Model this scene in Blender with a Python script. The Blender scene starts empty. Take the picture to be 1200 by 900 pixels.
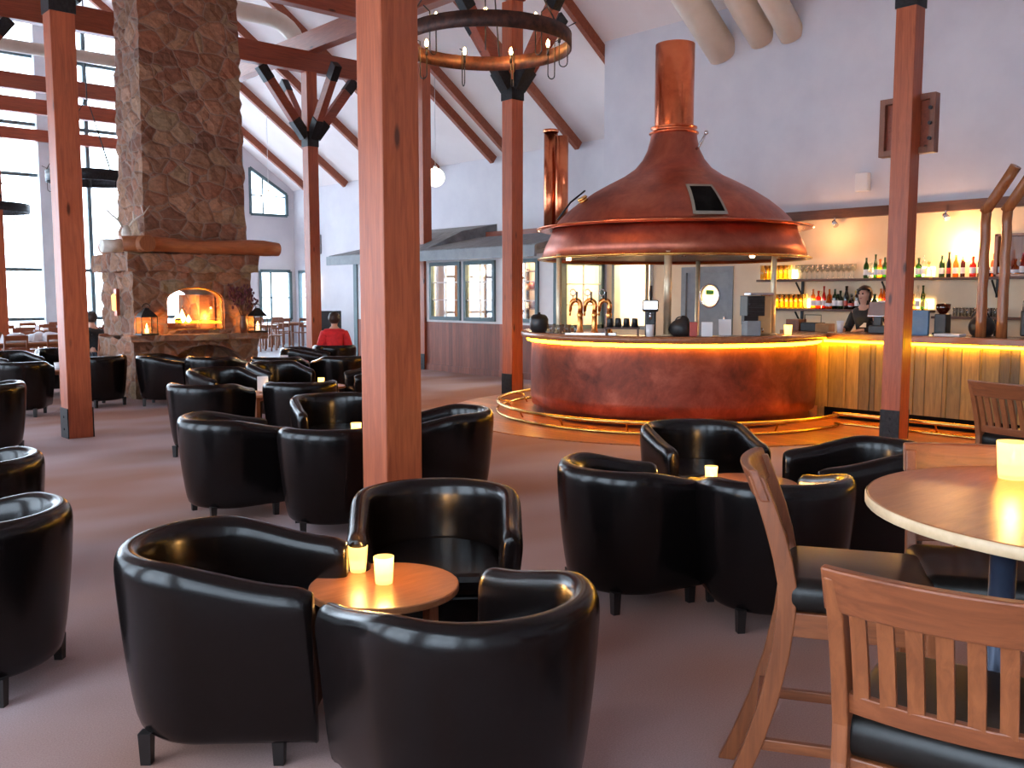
import bpy, bmesh, math, random
from math import sin, cos, pi, radians, atan2, sqrt, hypot
from mathutils import Vector, Matrix, noise
random.seed(7)
S = bpy.context.scene
COL = S.collection
EYE = 1.62
YAW = radians(42)
FW = Vector((sin(YAW), cos(YAW), 0)); RT = Vector((cos(YAW), -sin(YAW), 0))

# ------------------------------------------------------------------ materials
def new_mat(name):
    m = bpy.data.materials.new(name); m.use_nodes = True
    nt = m.node_tree; nt.nodes.clear()
    out = nt.nodes.new('ShaderNodeOutputMaterial')
    return m, nt, out

def N(nt, t, **kw):
    n = nt.nodes.new(t)
    for k, v in kw.items():
        if k in n.inputs.keys() if hasattr(n.inputs, 'keys') else False:
            n.inputs[k].default_value = v
        else:
            setattr(n, k, v)
    return n

def ramp(nt, fac, stops):
    r = nt.nodes.new('ShaderNodeValToRGB')
    els = r.color_ramp.elements
    while len(els) > 1: els.remove(els[-1])
    els[0].position = stops[0][0]; els[0].color = (*stops[0][1], 1)
    for p, c in stops[1:]:
        e = els.new(p); e.color = (*c, 1)
    nt.links.new(fac, r.inputs['Fac'])
    return r.outputs['Color']

def coords(nt, scale=(1, 1, 1), rot=(0, 0, 0), kind='Object'):
    tc = nt.nodes.new('ShaderNodeTexCoord'); mp = nt.nodes.new('ShaderNodeMapping')
    mp.inputs['Scale'].default_value = scale; mp.inputs['Rotation'].default_value = rot
    nt.links.new(tc.outputs[kind], mp.inputs['Vector'])
    return mp.outputs['Vector']

def noise_tex(nt, vec, scale=5, detail=4, rough=.6, dist=0):
    n = nt.nodes.new('ShaderNodeTexNoise')
    n.inputs['Scale'].default_value = scale; n.inputs['Detail'].default_value = detail
    n.inputs['Roughness'].default_value = rough; n.inputs['Distortion'].default_value = dist
    nt.links.new(vec, n.inputs['Vector'])
    return n.outputs['Fac']

def principled(nt, out, rough=.5, metal=0, coat=0, spec=.5):
    b = nt.nodes.new('ShaderNodeBsdfPrincipled')
    b.inputs['Roughness'].default_value = rough; b.inputs['Metallic'].default_value = metal
    b.inputs['Coat Weight'].default_value = coat; b.inputs['Specular IOR Level'].default_value = spec
    nt.links.new(b.outputs[0], out.inputs['Surface'])
    return b

def bump(nt, b, h, strength=.3, dist=.01):
    bp = nt.nodes.new('ShaderNodeBump'); bp.inputs['Strength'].default_value = strength
    bp.inputs['Distance'].default_value = dist
    nt.links.new(h, bp.inputs['Height']); nt.links.new(bp.outputs[0], b.inputs['Normal'])

def mat(name, c1, c2=None, scale=6, rough=.5, metal=0, coat=0, bstr=0, bdist=.005, stretch=(1, 1, 1), lo=.35, hi=.65, detail=4, spec=.5, dist=0):
    m, nt, out = new_mat(name)
    b = principled(nt, out, rough, metal, coat, spec)
    v = coords(nt, stretch)
    f = noise_tex(nt, v, scale, detail, .6, dist)
    c2 = c2 or tuple(x * .8 for x in c1)
    nt.links.new(ramp(nt, f, [(lo, c2), (hi, c1)]), b.inputs['Base Color'])
    if bstr: bump(nt, b, f, bstr, bdist)
    return m

def wood(name, c1, c2, grain=(18, 18, 1.2), knots=True, rough=.5, kcol=None, coat=0):
    m, nt, out = new_mat(name)
    b = principled(nt, out, rough, 0, coat)
    v = coords(nt, grain)
    f = noise_tex(nt, v, 1.6, 6, .65, 1.2)
    col = ramp(nt, f, [(.3, c2), (.68, c1)])
    if knots:
        vk = coords(nt, tuple(g * .16 + .9 for g in grain))
        vo = nt.nodes.new('ShaderNodeTexVoronoi'); vo.inputs['Scale'].default_value = 1.3
        nt.links.new(vk, vo.inputs['Vector'])
        kf = ramp(nt, vo.outputs['Distance'], [(.06, (1, 1, 1)), (.13, (0, 0, 0))])
        mx = nt.nodes.new('ShaderNodeMix'); mx.data_type = 'RGBA'
        nt.links.new(kf, mx.inputs['Factor']); nt.links.new(col, mx.inputs['A'])
        mx.inputs['B'].default_value = (*(kcol or tuple(x * .3 for x in c2)), 1)
        col = mx.outputs['Result']
    nt.links.new(col, b.inputs['Base Color'])
    bump(nt, b, f, .25, .003)
    return m

def emit(name, c, s):
    m, nt, out = new_mat(name)
    e = nt.nodes.new('ShaderNodeEmission'); e.inputs['Color'].default_value = (*c, 1); e.inputs['Strength'].default_value = s
    nt.links.new(e.outputs[0], out.inputs['Surface'])
    return m

def thin_glass(name, tint=(1, 1, 1), rough=.02, refl=.08):
    m, nt, out = new_mat(name)
    t = nt.nodes.new('ShaderNodeBsdfTransparent'); t.inputs['Color'].default_value = (*tint, 1)
    g = nt.nodes.new('ShaderNodeBsdfGlossy'); g.inputs['Roughness'].default_value = rough
    lw = nt.nodes.new('ShaderNodeLayerWeight'); lw.inputs['Blend'].default_value = .25
    ma = nt.nodes.new('ShaderNodeMath'); ma.operation = 'MULTIPLY_ADD'
    ma.inputs[1].default_value = .5; ma.inputs[2].default_value = refl
    nt.links.new(lw.outputs['Fresnel'], ma.inputs[0])
    mx = nt.nodes.new('ShaderNodeMixShader')
    nt.links.new(ma.outputs[0], mx.inputs['Fac']); nt.links.new(t.outputs[0], mx.inputs[1]); nt.links.new(g.outputs[0], mx.inputs[2])
    nt.links.new(mx.outputs[0], out.inputs['Surface'])
    return m

M = {}
M['post'] = wood('stained_pine', (.48, .115, .042), (.28, .058, .022), knots=True, rough=.42)
M['beam_x'] = wood('stained_pine_x', (.34, .075, .032), (.19, .038, .017), grain=(1.2, 18, 18), rough=.42)
M['beam_y'] = wood('stained_pine_y', (.35, .085, .038), (.2, .042, .02), grain=(18, 1.2, 18), rough=.42)
M['rafter'] = wood('brown_rafter', (.36, .10, .045), (.22, .055, .026), grain=(9, 9, 9), knots=False, rough=.6)
M['iron'] = mat('black_iron', (.03, .032, .035), (.015, .015, .017), 30, .45, .6, bstr=.2, bdist=.002)
M['rust_iron'] = mat('rusty_iron', (.10, .035, .022), (.03, .014, .012), 14, .55, .5, bstr=.3, bdist=.003)
M['leather'] = mat('black_leather', (.006, .004, .004), (.003, .002, .002), 60, .22, 0, coat=.0, spec=.34, bstr=.12, bdist=.0015, detail=2)
M['leather_seat'] = mat('dark_seat_leather', (.010, .008, .007), (.006, .005, .004), 50, .36, 0, spec=.35, bstr=.12, bdist=.0015)
M['darkleg'] = mat('black_wood_leg', (.015, .011, .01), (.008, .006, .006), 20, .4)
M['beech'] = wood('beech', (.29, .088, .030), (.17, .048, .017), grain=(22, 22, 2), knots=False, rough=.38)
M['beech_x'] = wood('beech_x', (.29, .088, .030), (.17, .048, .017), grain=(2, 22, 22), knots=False, rough=.38)
M['beech_y'] = wood('beech_y', (.26, .075, .027), (.15, .04, .015), grain=(22, 2, 22), knots=False, rough=.38)
M['table_top'] = wood('veneer_table_top', (.42, .17, .07), (.29, .105, .042), grain=(3, 16, 16), knots=False, rough=.28)
M['plaster'] = mat('white_plaster', (.66, .64, .67), (.60, .58, .62), 1.2, .85, bstr=.05)
M['ceil'] = mat('white_ceiling', (.84, .75, .73), (.79, .70, .68), .8, .9)
M['cream_lit'] = mat('cream_lit_plaster', (.80, .64, .45), (.74, .58, .40), 2, .8)  # cream tone also carries the warm lamp light of the lower bar wall
M['duct'] = mat('beige_duct', (.74, .66, .56), (.68, .6, .5), 3, .55)
M['grey_paint'] = mat('grey_paint', (.28, .31, .33), (.22, .25, .27), 5, .55)
M['grey_roof'] = mat('grey_roof_felt', (.24, .25, .26), (.14, .14, .15), 4, .7, bstr=.2, bdist=.005, stretch=(1, 4, 1))
M['window_frame'] = mat('window_frame_green_grey', (.10, .17, .19), (.08, .13, .15), 5, .5)
M['pale_column'] = mat('pale_column_paint', (.62, .66, .70), (.55, .6, .64), 3, .6)
M['glass'] = thin_glass('window_glass', (.97, .99, 1))
M['brass'] = mat('brass', (.80, .52, .16), (.62, .38, .10), 12, .22, 1)
M['pale_brass'] = mat('pale_brass', (.78, .66, .46), (.68, .56, .38), 12, .42, .5)
M['steel'] = mat('steel', (.6, .6, .62), (.5, .5, .52), 12, .25, 1)
M['white'] = mat('white_paint', (.8, .8, .8), (.75, .75, .76), 4, .5)
M['black'] = mat('black_plastic', (.012, .012, .013), (.02, .02, .022), 20, .4)
M['pitch'] = mat('matt_black', (.003, .003, .003), (.005, .005, .005), 20, .9, spec=.1)
M['snow'] = mat('snow', (.85, .88, .92), (.78, .82, .88), .3, .9)
M['cloth_white'] = mat('white_cloth', (.8, .8, .82), (.7, .7, .74), 4, .9)
M['stone_log'] = wood('mantel_log_wood', (.42, .13, .042), (.24, .07, .024), grain=(1.5, 9, 9), knots=True, rough=.5)
M['stone_log_y'] = wood('mantel_log_wood_y', (.42, .15, .055), (.26, .08, .03), grain=(9, 1.5, 9), knots=True, rough=.5)
M['dark_wood'] = wood('dark_shelf_wood', (.12, .05, .03), (.06, .025, .015), grain=(14, 1.5, 14), knots=False)
M['bar_top'] = wood('bar_top_wood', (.40, .16, .07), (.25, .09, .04), grain=(14, 1.5, 14), knots=False, rough=.25)
M['log_post'] = wood('varnished_log', (.42, .16, .055), (.25, .08, .03), grain=(14, 14, 1.2), knots=True, rough=.25)
M['skin'] = mat('skin', (.62, .34, .24), (.55, .29, .2), 20, .5)
M['hair'] = mat('dark_hair', (.03, .012, .008), (.018, .008, .006), 60, .5)
M['red_cloth'] = mat('red_jacket', (.70, .02, .03), (.50, .012, .02), 12, .8, bstr=.3, bdist=.01)
M['black_cloth'] = mat('black_cloth', (.02, .02, .024), (.012, .012, .015), 14, .85)
M['wine_cloth'] = mat('dark_red_cloth', (.30, .04, .05), (.2, .03, .04), 14, .85)
M['denim'] = mat('dark_trousers', (.03, .035, .05), (.02, .024, .035), 14, .85)
M['led'] = emit('amber_led', (1, .46, .006), 26)
M['shelf_led'] = emit('warm_shelf_led', (1, .70, .30), 4.5)
M['bulb'] = emit('warm_bulb', (1, .50, .14), 60)
M['flame'] = emit('flame', (1, .45, .08), 22)
M['globe'] = emit('white_globe', (1, .88, .68), 3.2)
M['sconce_glow'] = emit('lit_sconce', (1, .72, .3), 14)
M['kitchen_lamp'] = emit('kitchen_tube_lamp', (1, .86, .6), 40)
M['screen'] = emit('lit_screen', (.85, .9, 1), 2.2)
M['amber_glass'] = thin_glass('amber_glass', (.9, .45, .08), .05)
M['green_glass'] = thin_glass('green_glass', (.10, .28, .07), .05)
M['clear_glass'] = thin_glass('clear_glass', (.93, .95, .93), .03, .12)
M['red_glass'] = thin_glass('red_glass', (.75, .10, .05), .05)
M['brown_glass'] = thin_glass('brown_glass', (.26, .08, .03), .05)
M['yellow_glass'] = thin_glass('yellow_glass', (1, .88, .55), .05)
M['dark_glass'] = thin_glass('dark_bottle_glass', (.05, .05, .04), .05)
M['blue_glass'] = thin_glass('blue_glass', (.15, .3, .8), .05)
M['firewood'] = wood('firewood', (.16, .08, .045), (.07, .035, .02), grain=(6, 6, 6), knots=False, rough=.8)
M['plum_leaf'] = mat('dark_red_leaf', (.14, .02, .035), (.06, .01, .02), 10, .6)
M['olive'] = mat('grey_green_plate', (.35, .33, .27), (.28, .27, .22), 4, .6)
M['bone'] = mat('bleached_bone', (.72, .66, .58), (.55, .49, .42), 8, .6)
M['picture'] = mat('grey_picture', (.42, .44, .50), (.26, .28, .34), 5, .6, detail=6)
M['red_plastic'] = mat('red_plastic', (.5, .05, .03), (.4, .04, .02), 8, .4)
M['blue_card'] = mat('blue_card', (.12, .25, .42), (.09, .2, .36), 6, .6)
M['cardboard'] = mat('brown_card', (.45, .25, .12), (.35, .18, .08), 6, .8)
M['plate_wood'] = wood('plate_wood', (.26, .09, .045), (.15, .05, .028), grain=(12, 12, 2), knots=False)
M['leaf_green'] = mat('notice_green', (.10, .45, .08), (.08, .38, .06), 4, .6)

def _candle_glass():
    # frosted votive glass: candle glow put into the glass as emission
    m, nt, out = new_mat('frosted_votive_glass')
    t = nt.nodes.new('ShaderNodeBsdfTranslucent'); t.inputs['Color'].default_value = (1, .86, .55, 1)
    d = nt.nodes.new('ShaderNodeBsdfTransparent'); d.inputs['Color'].default_value = (1, .85, .5, 1)
    mx = nt.nodes.new('ShaderNodeMixShader'); mx.inputs['Fac'].default_value = .35
    nt.links.new(t.outputs[0], mx.inputs[1]); nt.links.new(d.outputs[0], mx.inputs[2])
    e = nt.nodes.new('ShaderNodeEmission'); e.inputs['Color'].default_value = (1, .62, .2, 1); e.inputs['Strength'].default_value = .38
    ad = nt.nodes.new('ShaderNodeAddShader')
    nt.links.new(mx.outputs[0], ad.inputs[0]); nt.links.new(e.outputs[0], ad.inputs[1])
    nt.links.new(ad.outputs[0], out.inputs['Surface'])
    return m
M['votive'] = _candle_glass()
M['wax'] = emit('glowing_wax', (1, .60, .20), 1.6)

def _copper(name, c1, c2, c3, rough, metal=1):
    m, nt, out = new_mat(name)
    b = principled(nt, out, rough, 1)
    v = coords(nt)
    f = noise_tex(nt, v, 2.2, 8, .7, .4)
    nt.links.new(ramp(nt, f, [(.32, c3), (.5, c2), (.7, c1)]), b.inputs['Base Color'])
    f2 = noise_tex(nt, v, 9, 5, .7)
    r = nt.nodes.new('ShaderNodeMapRange'); r.inputs['To Min'].default_value = rough - .08; r.inputs['To Max'].default_value = rough + .18
    nt.links.new(f2, r.inputs['Value']); nt.links.new(r.outputs[0], b.inputs['Roughness']); b.inputs['Metallic'].default_value = metal
    bump(nt, b, f2, .12, .004)
    return m
M['copper'] = _copper('aged_copper', (.56, .19, .115), (.42, .125, .08), (.27, .085, .065), .36)
M['copper_shiny'] = _copper('polished_copper', (.90, .29, .13), (.80, .23, .10), (.6, .15, .07), .18)
M['tap_gold'] = _copper('warm_tap_metal', (.85, .42, .14), (.78, .34, .10), (.6, .22, .07), .22)
M['copper_counter'] = _copper('hammered_copper', (.52, .17, .11), (.32, .09, .06), (.15, .055, .045), .30, .75)

def _stone(name, tone=1.0):
    m, nt, out = new_mat(name)
    b = principled(nt, out, .85)
    v = coords(nt, (1, 1, 1.35))
    wn = nt.nodes.new('ShaderNodeTexNoise'); wn.inputs['Scale'].default_value = 2.2
    nt.links.new(v, wn.inputs['Vector'])
    mxv = nt.nodes.new('ShaderNodeMix'); mxv.data_type = 'VECTOR'; mxv.inputs['Factor'].default_value = .14
    nt.links.new(v, mxv.inputs['A']); nt.links.new(wn.outputs['Color'], mxv.inputs['B'])
    vo = nt.nodes.new('ShaderNodeTexVoronoi'); vo.inputs['Scale'].default_value = 3.6
    nt.links.new(mxv.outputs['Result'], vo.inputs['Vector'])
    ve = nt.nodes.new('ShaderNodeTexVoronoi'); ve.feature = 'DISTANCE_TO_EDGE'; ve.inputs['Scale'].default_value = 3.6
    nt.links.new(mxv.outputs['Result'], ve.inputs['Vector'])
    sep = nt.nodes.new('ShaderNodeSeparateColor'); nt.links.new(vo.outputs['Color'], sep.inputs[0])
    k = tone
    c = ramp(nt, sep.outputs[0], [(0, (.15 * k, .062 * k, .036 * k)), (.3, (.27 * k, .11 * k, .062 * k)), (.55, (.20 * k, .10 * k, .055 * k)), (.8, (.33 * k, .16 * k, .095 * k)), (1, (.24 * k, .17 * k, .10 * k))])
    fn = noise_tex(nt, v, 14, 6, .7)
    mx = nt.nodes.new('ShaderNodeMix'); mx.data_type = 'RGBA'; mx.blend_type = 'MULTIPLY'; mx.inputs['Factor'].default_value = .8
    nt.links.new(c, mx.inputs['A']); nt.links.new(ramp(nt, fn, [(.3, (.45, .45, .45)), (.7, (1.25, 1.2, 1.15))]), mx.inputs['B'])
    ef = ramp(nt, ve.outputs['Distance'], [(.0, (1, 1, 1)), (.06, (0, 0, 0))])
    m2 = nt.nodes.new('ShaderNodeMix'); m2.data_type = 'RGBA'
    nt.links.new(ef, m2.inputs['Factor']); nt.links.new(mx.outputs['Result'], m2.inputs['A']); m2.inputs['B'].default_value = (.20 * k, .13 * k, .10 * k, 1)
    nt.links.new(m2.outputs['Result'], b.inputs['Base Color'])
    hr = ramp(nt, ve.outputs['Distance'], [(.0, (0, 0, 0)), (.16, (1, 1, 1))])
    bump(nt, b, hr, .55, .04)
    return m
M['stone'] = _stone('fieldstone', 1.15)

def _carpet():
    m, nt, out = new_mat('light_patched_carpet')
    b = principled(nt, out, .95, spec=.15)
    v = coords(nt, (1, 1, 1), kind='Object')
    f = noise_tex(nt, coords(nt, (.7, 1.2, 1), (0, 0, .5)), .55, 2, .5)
    c = ramp(nt, f, [(.38, (.36, .195, .15)), (.60, (.46, .345, .35))])  # brown and mauve patches paint shadow and bluish daylight into the carpet
    fine = noise_tex(nt, v, 160, 2, .7)
    mx = nt.nodes.new('ShaderNodeMix'); mx.data_type = 'RGBA'; mx.blend_type = 'MULTIPLY'; mx.inputs['Factor'].default_value = .5
    nt.links.new(c, mx.inputs['A']); nt.links.new(ramp(nt, fine, [(.3, (.6, .6, .6)), (.7, (1.15, 1.15, 1.15))]), mx.inputs['B'])
    nt.links.new(mx.outputs['Result'], b.inputs['Base Color'])
    bump(nt, b, fine, .4, .003)
    return m
M['carpet'] = _carpet()

def _boards(name, c1, c2, width, axis, rough=.5, groove=.4, extra=None):
    """vertical boards: brick texture as plank pattern, axis = horizontal object axis ('X'/'Y')"""
    m, nt, out = new_mat(name)
    b = principled(nt, out, rough)
    tc = nt.nodes.new('ShaderNodeTexCoord'); sp = nt.nodes.new('ShaderNodeSeparateXYZ')
    nt.links.new(tc.outputs['Object'], sp.inputs[0])
    mu = nt.nodes.new('ShaderNodeMath'); mu.operation = 'DIVIDE'; mu.inputs[1].default_value = width
    nt.links.new(sp.outputs[axis], mu.inputs[0])
    fl = nt.nodes.new('ShaderNodeMath'); fl.operation = 'FLOOR'; nt.links.new(mu.outputs[0], fl.inputs[0])
    fr = nt.nodes.new('ShaderNodeMath'); fr.operation = 'FRACT'; nt.links.new(mu.outputs[0], fr.inputs[0])
    wn = nt.nodes.new('ShaderNodeTexWhiteNoise'); wn.noise_dimensions = '1D'; nt.links.new(fl.outputs[0], wn.inputs['W'])
    cc = ramp(nt, wn.outputs['Value'], [(0, c2), (.6, c1), (1, extra or tuple(x * 1.3 for x in c1))])
    g = noise_tex(nt, coords(nt, (14, 14, 1.4)), 2, 6, .65, .8)
    mx = nt.nodes.new('ShaderNodeMix'); mx.data_type = 'RGBA'; mx.blend_type = 'MULTIPLY'; mx.inputs['Factor'].default_value = .8
    nt.links.new(cc, mx.inputs['A']); nt.links.new(ramp(nt, g, [(.3, (.5, .5, .5)), (.7, (1.2, 1.2, 1.2))]), mx.inputs['B'])
    gr = ramp(nt, fr.outputs[0], [(0, (0, 0, 0)), (.06, (1, 1, 1)), (.94, (1, 1, 1)), (1, (0, 0, 0))])
    m2 = nt.nodes.new('ShaderNodeMix'); m2.data_type = 'RGBA'; m2.blend_type = 'MULTIPLY'; m2.inputs['Factor'].default_value = .7
    nt.links.new(mx.outputs['Result'], m2.inputs['A']); nt.links.new(gr, m2.inputs['B'])
    nt.links.new(m2.outputs['Result'], b.inputs['Base Color'])
    bump(nt, b, gr, groove, .01)
    return m
M['wainscot'] = _boards('red_brown_boards', (.32, .085, .045), (.21, .052, .03), .115, 'Y')
M['barn_boards'] = _boards('weathered_boards', (.25, .165, .045), (.11, .075, .025), .21, 'Y', extra=(.36, .22, .055))
M['bar_floor'] = _boards('bar_floor_boards', (.42, .14, .05), (.34, .11, .04), .14, 'X', rough=.28, groove=.1)

# ------------------------------------------------------------------ mesh helpers
def new_bm(): return bmesh.new()

def add_box(bm, c, s, rot=None):
    """box centre c, full size s, optional Matrix rot (3x3 or 4x4)"""
    m = Matrix.Translation(c) @ ((rot.to_4x4()) if rot else Matrix.Identity(4)) @ Matrix.Diagonal((*s, 1))
    bmesh.ops.create_cube(bm, size=1, matrix=m)

def box2(bm, a, b):
    add_box(bm, tuple((a[i] + b[i]) / 2 for i in range(3)), tuple(abs(b[i] - a[i]) for i in range(3)))

def frame_from(d):
    d = d.normalized()
    u = Vector((0, 0, 1)) if abs(d.z) < .95 else Vector((1, 0, 0))
    s = d.cross(u).normalized(); t = s.cross(d).normalized()
    return s, t

def add_tube(bm, pts, r, n=10, cap=True, close=False):
    pts = [Vector(p) for p in pts]; rings = []
    m = len(pts)
    rr = r if isinstance(r, (list, tuple)) else [r] * m
    s = None
    for i, p in enumerate(pts):
        if close: d = pts[(i + 1) % m] - pts[i - 1]
        else: d = (pts[min(i + 1, m - 1)] - pts[max(i - 1, 0)])
        if d.length < 1e-9: d = Vector((0, 0, 1))
        d.normalize()
        if s is None: s, t = frame_from(d)
        else:
            s = (s - d * s.dot(d))
            if s.length < 1e-6: s, t = frame_from(d)
            s.normalize(); t = s.cross(d).normalized()
        rings.append([bm.verts.new(p + (s * cos(2 * pi * k / n) + t * sin(2 * pi * k / n)) * rr[i]) for k in range(n)])
    rng = range(m if close else m - 1)
    for i in rng:
        a, b = rings[i], rings[(i + 1) % m]
        for k in range(n):
            f = bm.faces.new((a[k], a[(k + 1) % n], b[(k + 1) % n], b[k])); f.smooth = True
    if cap and not close:
        bm.faces.new(list(reversed(rings[0]))); bm.faces.new(rings[-1])

def add_beam(bm, a, b, w, h, roll=None):
    """square-section bar from a to b; h along the direction closest to up"""
    a = Vector(a); b = Vector(b); d = (b - a); L = d.length; d.normalize()
    s, t = frame_from(d)
    if roll is not None: s = Vector(roll).normalized(); t = s.cross(d).normalized()
    m = Matrix((s, t, d)).transposed()
    add_box(bm, (a + b) / 2, (w, h, L), m)

def add_lathe(bm, prof, n=32, c=(0, 0, 0), a0=0, a1=2 * pi, smooth=True, capends=False):
    full = abs((a1 - a0) - 2 * pi) < 1e-6
    cols = []
    cnt = n if full else n + 1
    for k in range(cnt):
        a = a0 + (a1 - a0) * k / n
        cols.append([bm.verts.new((c[0] + r * cos(a), c[1] + r * sin(a), c[2] + z)) for r, z in prof])
    for k in range(n):
        A = cols[k]; B = cols[(k + 1) % cnt]
        for j in range(len(prof) - 1):
            if prof[j][0] < 1e-6 and prof[j + 1][0] < 1e-6: continue
            vs = []
            for v in (A[j], B[j], B[j + 1], A[j + 1]):
                if all((v.co - u.co).length > 1e-7 for u in vs): vs.append(v)
            if len(vs) >= 3:
                f = bm.faces.new(vs); f.smooth = smooth
    if not full and capends:
        bm.faces.new(cols[0]); bm.faces.new(list(reversed(cols[-1])))
    if full: bmesh.ops.remove_doubles(bm, verts=bm.verts, dist=1e-6)

def add_prism(bm, poly, h0, h1, axis='Z'):
    """extrude polygon between h0 and h1 along axis"""
    def P(u, v, h):
        return {'Z': (u, v, h), 'Y': (u, h, v), 'X': (h, u, v)}[axis]
    a = [bm.verts.new(P(u, v, h0)) for u, v in poly]; b = [bm.verts.new(P(u, v, h1)) for u, v in poly]
    bm.faces.new(a); bm.faces.new(list(reversed(b)))
    n = len(poly)
    for i in range(n): bm.faces.new((a[i], b[i], b[(i + 1) % n], a[(i + 1) % n]))

def ring_frame(bm, xa, xb, y0, y1, z0, z1, f):
    loops = [[bm.verts.new((x, y, z)) for y, z in ((y0 + g, z0 + g), (y1 - g, z0 + g), (y1 - g, z1 - g), (y0 + g, z1 - g))] for x, g in ((xa, 0), (xa, f), (xb, f), (xb, 0))]
    for i in range(4):
        A, B = loops[i], loops[(i + 1) % 4]
        for k in range(4): bm.faces.new((A[k], A[(k + 1) % 4], B[(k + 1) % 4], B[k]))

def obj(name, bm, m, parent=None, bevel=0, subsurf=0, smooth=False, fixn=True):
    me = bpy.data.meshes.new(name)
    if fixn: bmesh.ops.recalc_face_normals(bm, faces=bm.faces)
    bm.to_mesh(me); bm.free()
    if smooth:
        for p in me.polygons: p.use_smooth = True
    o = bpy.data.objects.new(name, me); COL.objects.link(o)
    if m: me.materials.append(M[m] if isinstance(m, str) else m)
    if parent: o.parent = parent
    if bevel:
        b = o.modifiers.new('Bevel', 'BEVEL'); b.width = bevel; b.segments = 2; b.limit_method = 'ANGLE'
    if subsurf:
        b = o.modifiers.new('Subdiv', 'SUBSURF'); b.levels = subsurf; b.render_levels = subsurf
    return o

def tag(o, label, cat, group=None, kind=None):
    if label: o['label'] = label
    if cat: o['category'] = cat
    if group: o['group'] = group
    if kind: o['kind'] = kind
    return o

def thing(name, label, cat, loc=(0, 0, 0), rz=0, group=None):
    o = bpy.data.objects.new(name, None); COL.objects.link(o)
    o.location = loc; o.rotation_euler = (0, 0, rz); o.empty_display_size = .1
    return tag(o, label, cat, group)

def struct(name, bm, m, bevel=0):
    o = obj(name, bm, m, bevel=bevel); o['kind'] = 'structure'
    return o

KIDS = {}
def dup(root, loc, rz, label=None, group=None):
    r = root.copy(); COL.objects.link(r); r.location = loc; r.rotation_euler = (0, 0, rz)
    if label: r['label'] = label
    if group: r['group'] = group
    def rec(a, b):
        for ch in list(a.children):
            c = ch.copy(); COL.objects.link(c); c.parent = b; rec(ch, c)
    rec(root, r)
    return r

def baked(o):
    """replace an object's mesh by its evaluated (modifiers applied) mesh"""
    dg = bpy.context.evaluated_depsgraph_get(); dg.update()
    me = bpy.data.meshes.new_from_object(o.evaluated_get(dg), depsgraph=dg)
    o.modifiers.clear(); o.data = me
    return o

def boolcut(o, bms):
    for bm in bms:
        c = obj('cutter', bm, None)
        md = o.modifiers.new('b', 'BOOLEAN'); md.operation = 'DIFFERENCE'; c.parent = o.parent; md.object = c; md.solver = 'EXACT'
        baked(o)
        bpy.data.objects.remove(c, do_unlink=True)
    return o

def point_light(name, loc, power, color, r=.03):
    l = bpy.data.lights.new(name, 'POINT'); l.energy = power; l.color = color; l.shadow_soft_size = r
    o = bpy.data.objects.new(name, l); COL.objects.link(o); o.location = loc
    return o

# ================================================================== SETTING
XL, XR, XB, YB, YG, YC, XRIDGE = -1.8, 15.2, 13.3, -5.0, 27.6, 12.05, 6.7
ZE, SL = 5.0, .72
def zroof(x): return ZE + SL * (XR - x) if x >= XRIDGE else ZE + SL * (x - XL)

bm = new_bm(); box2(bm, (XL - .2, YB - .2, -.2), (XR + .2, YG + .2, 0)); struct('floor', bm, 'carpet')
CB = (10.2, 8.04)     # centre of the round bar
bm = new_bm()
disc = [(CB[0] + 3.12 * cos(radians(a)), CB[1] + 3.12 * sin(radians(a))) for a in range(80, 249, 6)]
poly = disc + [(9.15, 4.9), (9.15, -2.5), (XB, -2.5), (XB, 11.1)]
add_prism(bm, poly, 0, .012); struct('floor', bm, 'bar_floor')
M['window_light_floor'] = mat('window_light_floor', (.50, .53, .58), (.42, .45, .5), 2, .3)
bm = new_bm(); box2(bm, (8.2, 19.5, 0), (XR, YG, .01)); struct('floor', bm, 'window_light_floor')  # pale sheet added, window light on the far floor put into its colour
# snow outside
bm = new_bm(); box2(bm, (-60, -50, -.6), (70, 90, -.3)); struct('snow_ground', bm, 'snow')

# ceiling: two slopes
bm = new_bm(); add_prism(bm, [(XRIDGE, zroof(XRIDGE)), (XR + .3, zroof(XR + .3)), (XR + .3, zroof(XR + .3) + .25), (XRIDGE, zroof(XRIDGE) + .25)], YB - .2, YG + .2, 'Y')
struct('ceiling', bm, 'ceil')
bm = new_bm(); add_prism(bm, [(XRIDGE, zroof(XRIDGE)), (XL - .3, ZE - .26), (XL - .3, ZE), (XRIDGE, zroof(XRIDGE) + .25)], YB - .2, YG + .2, 'Y')
struct('ceiling', bm, 'ceil')

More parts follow.
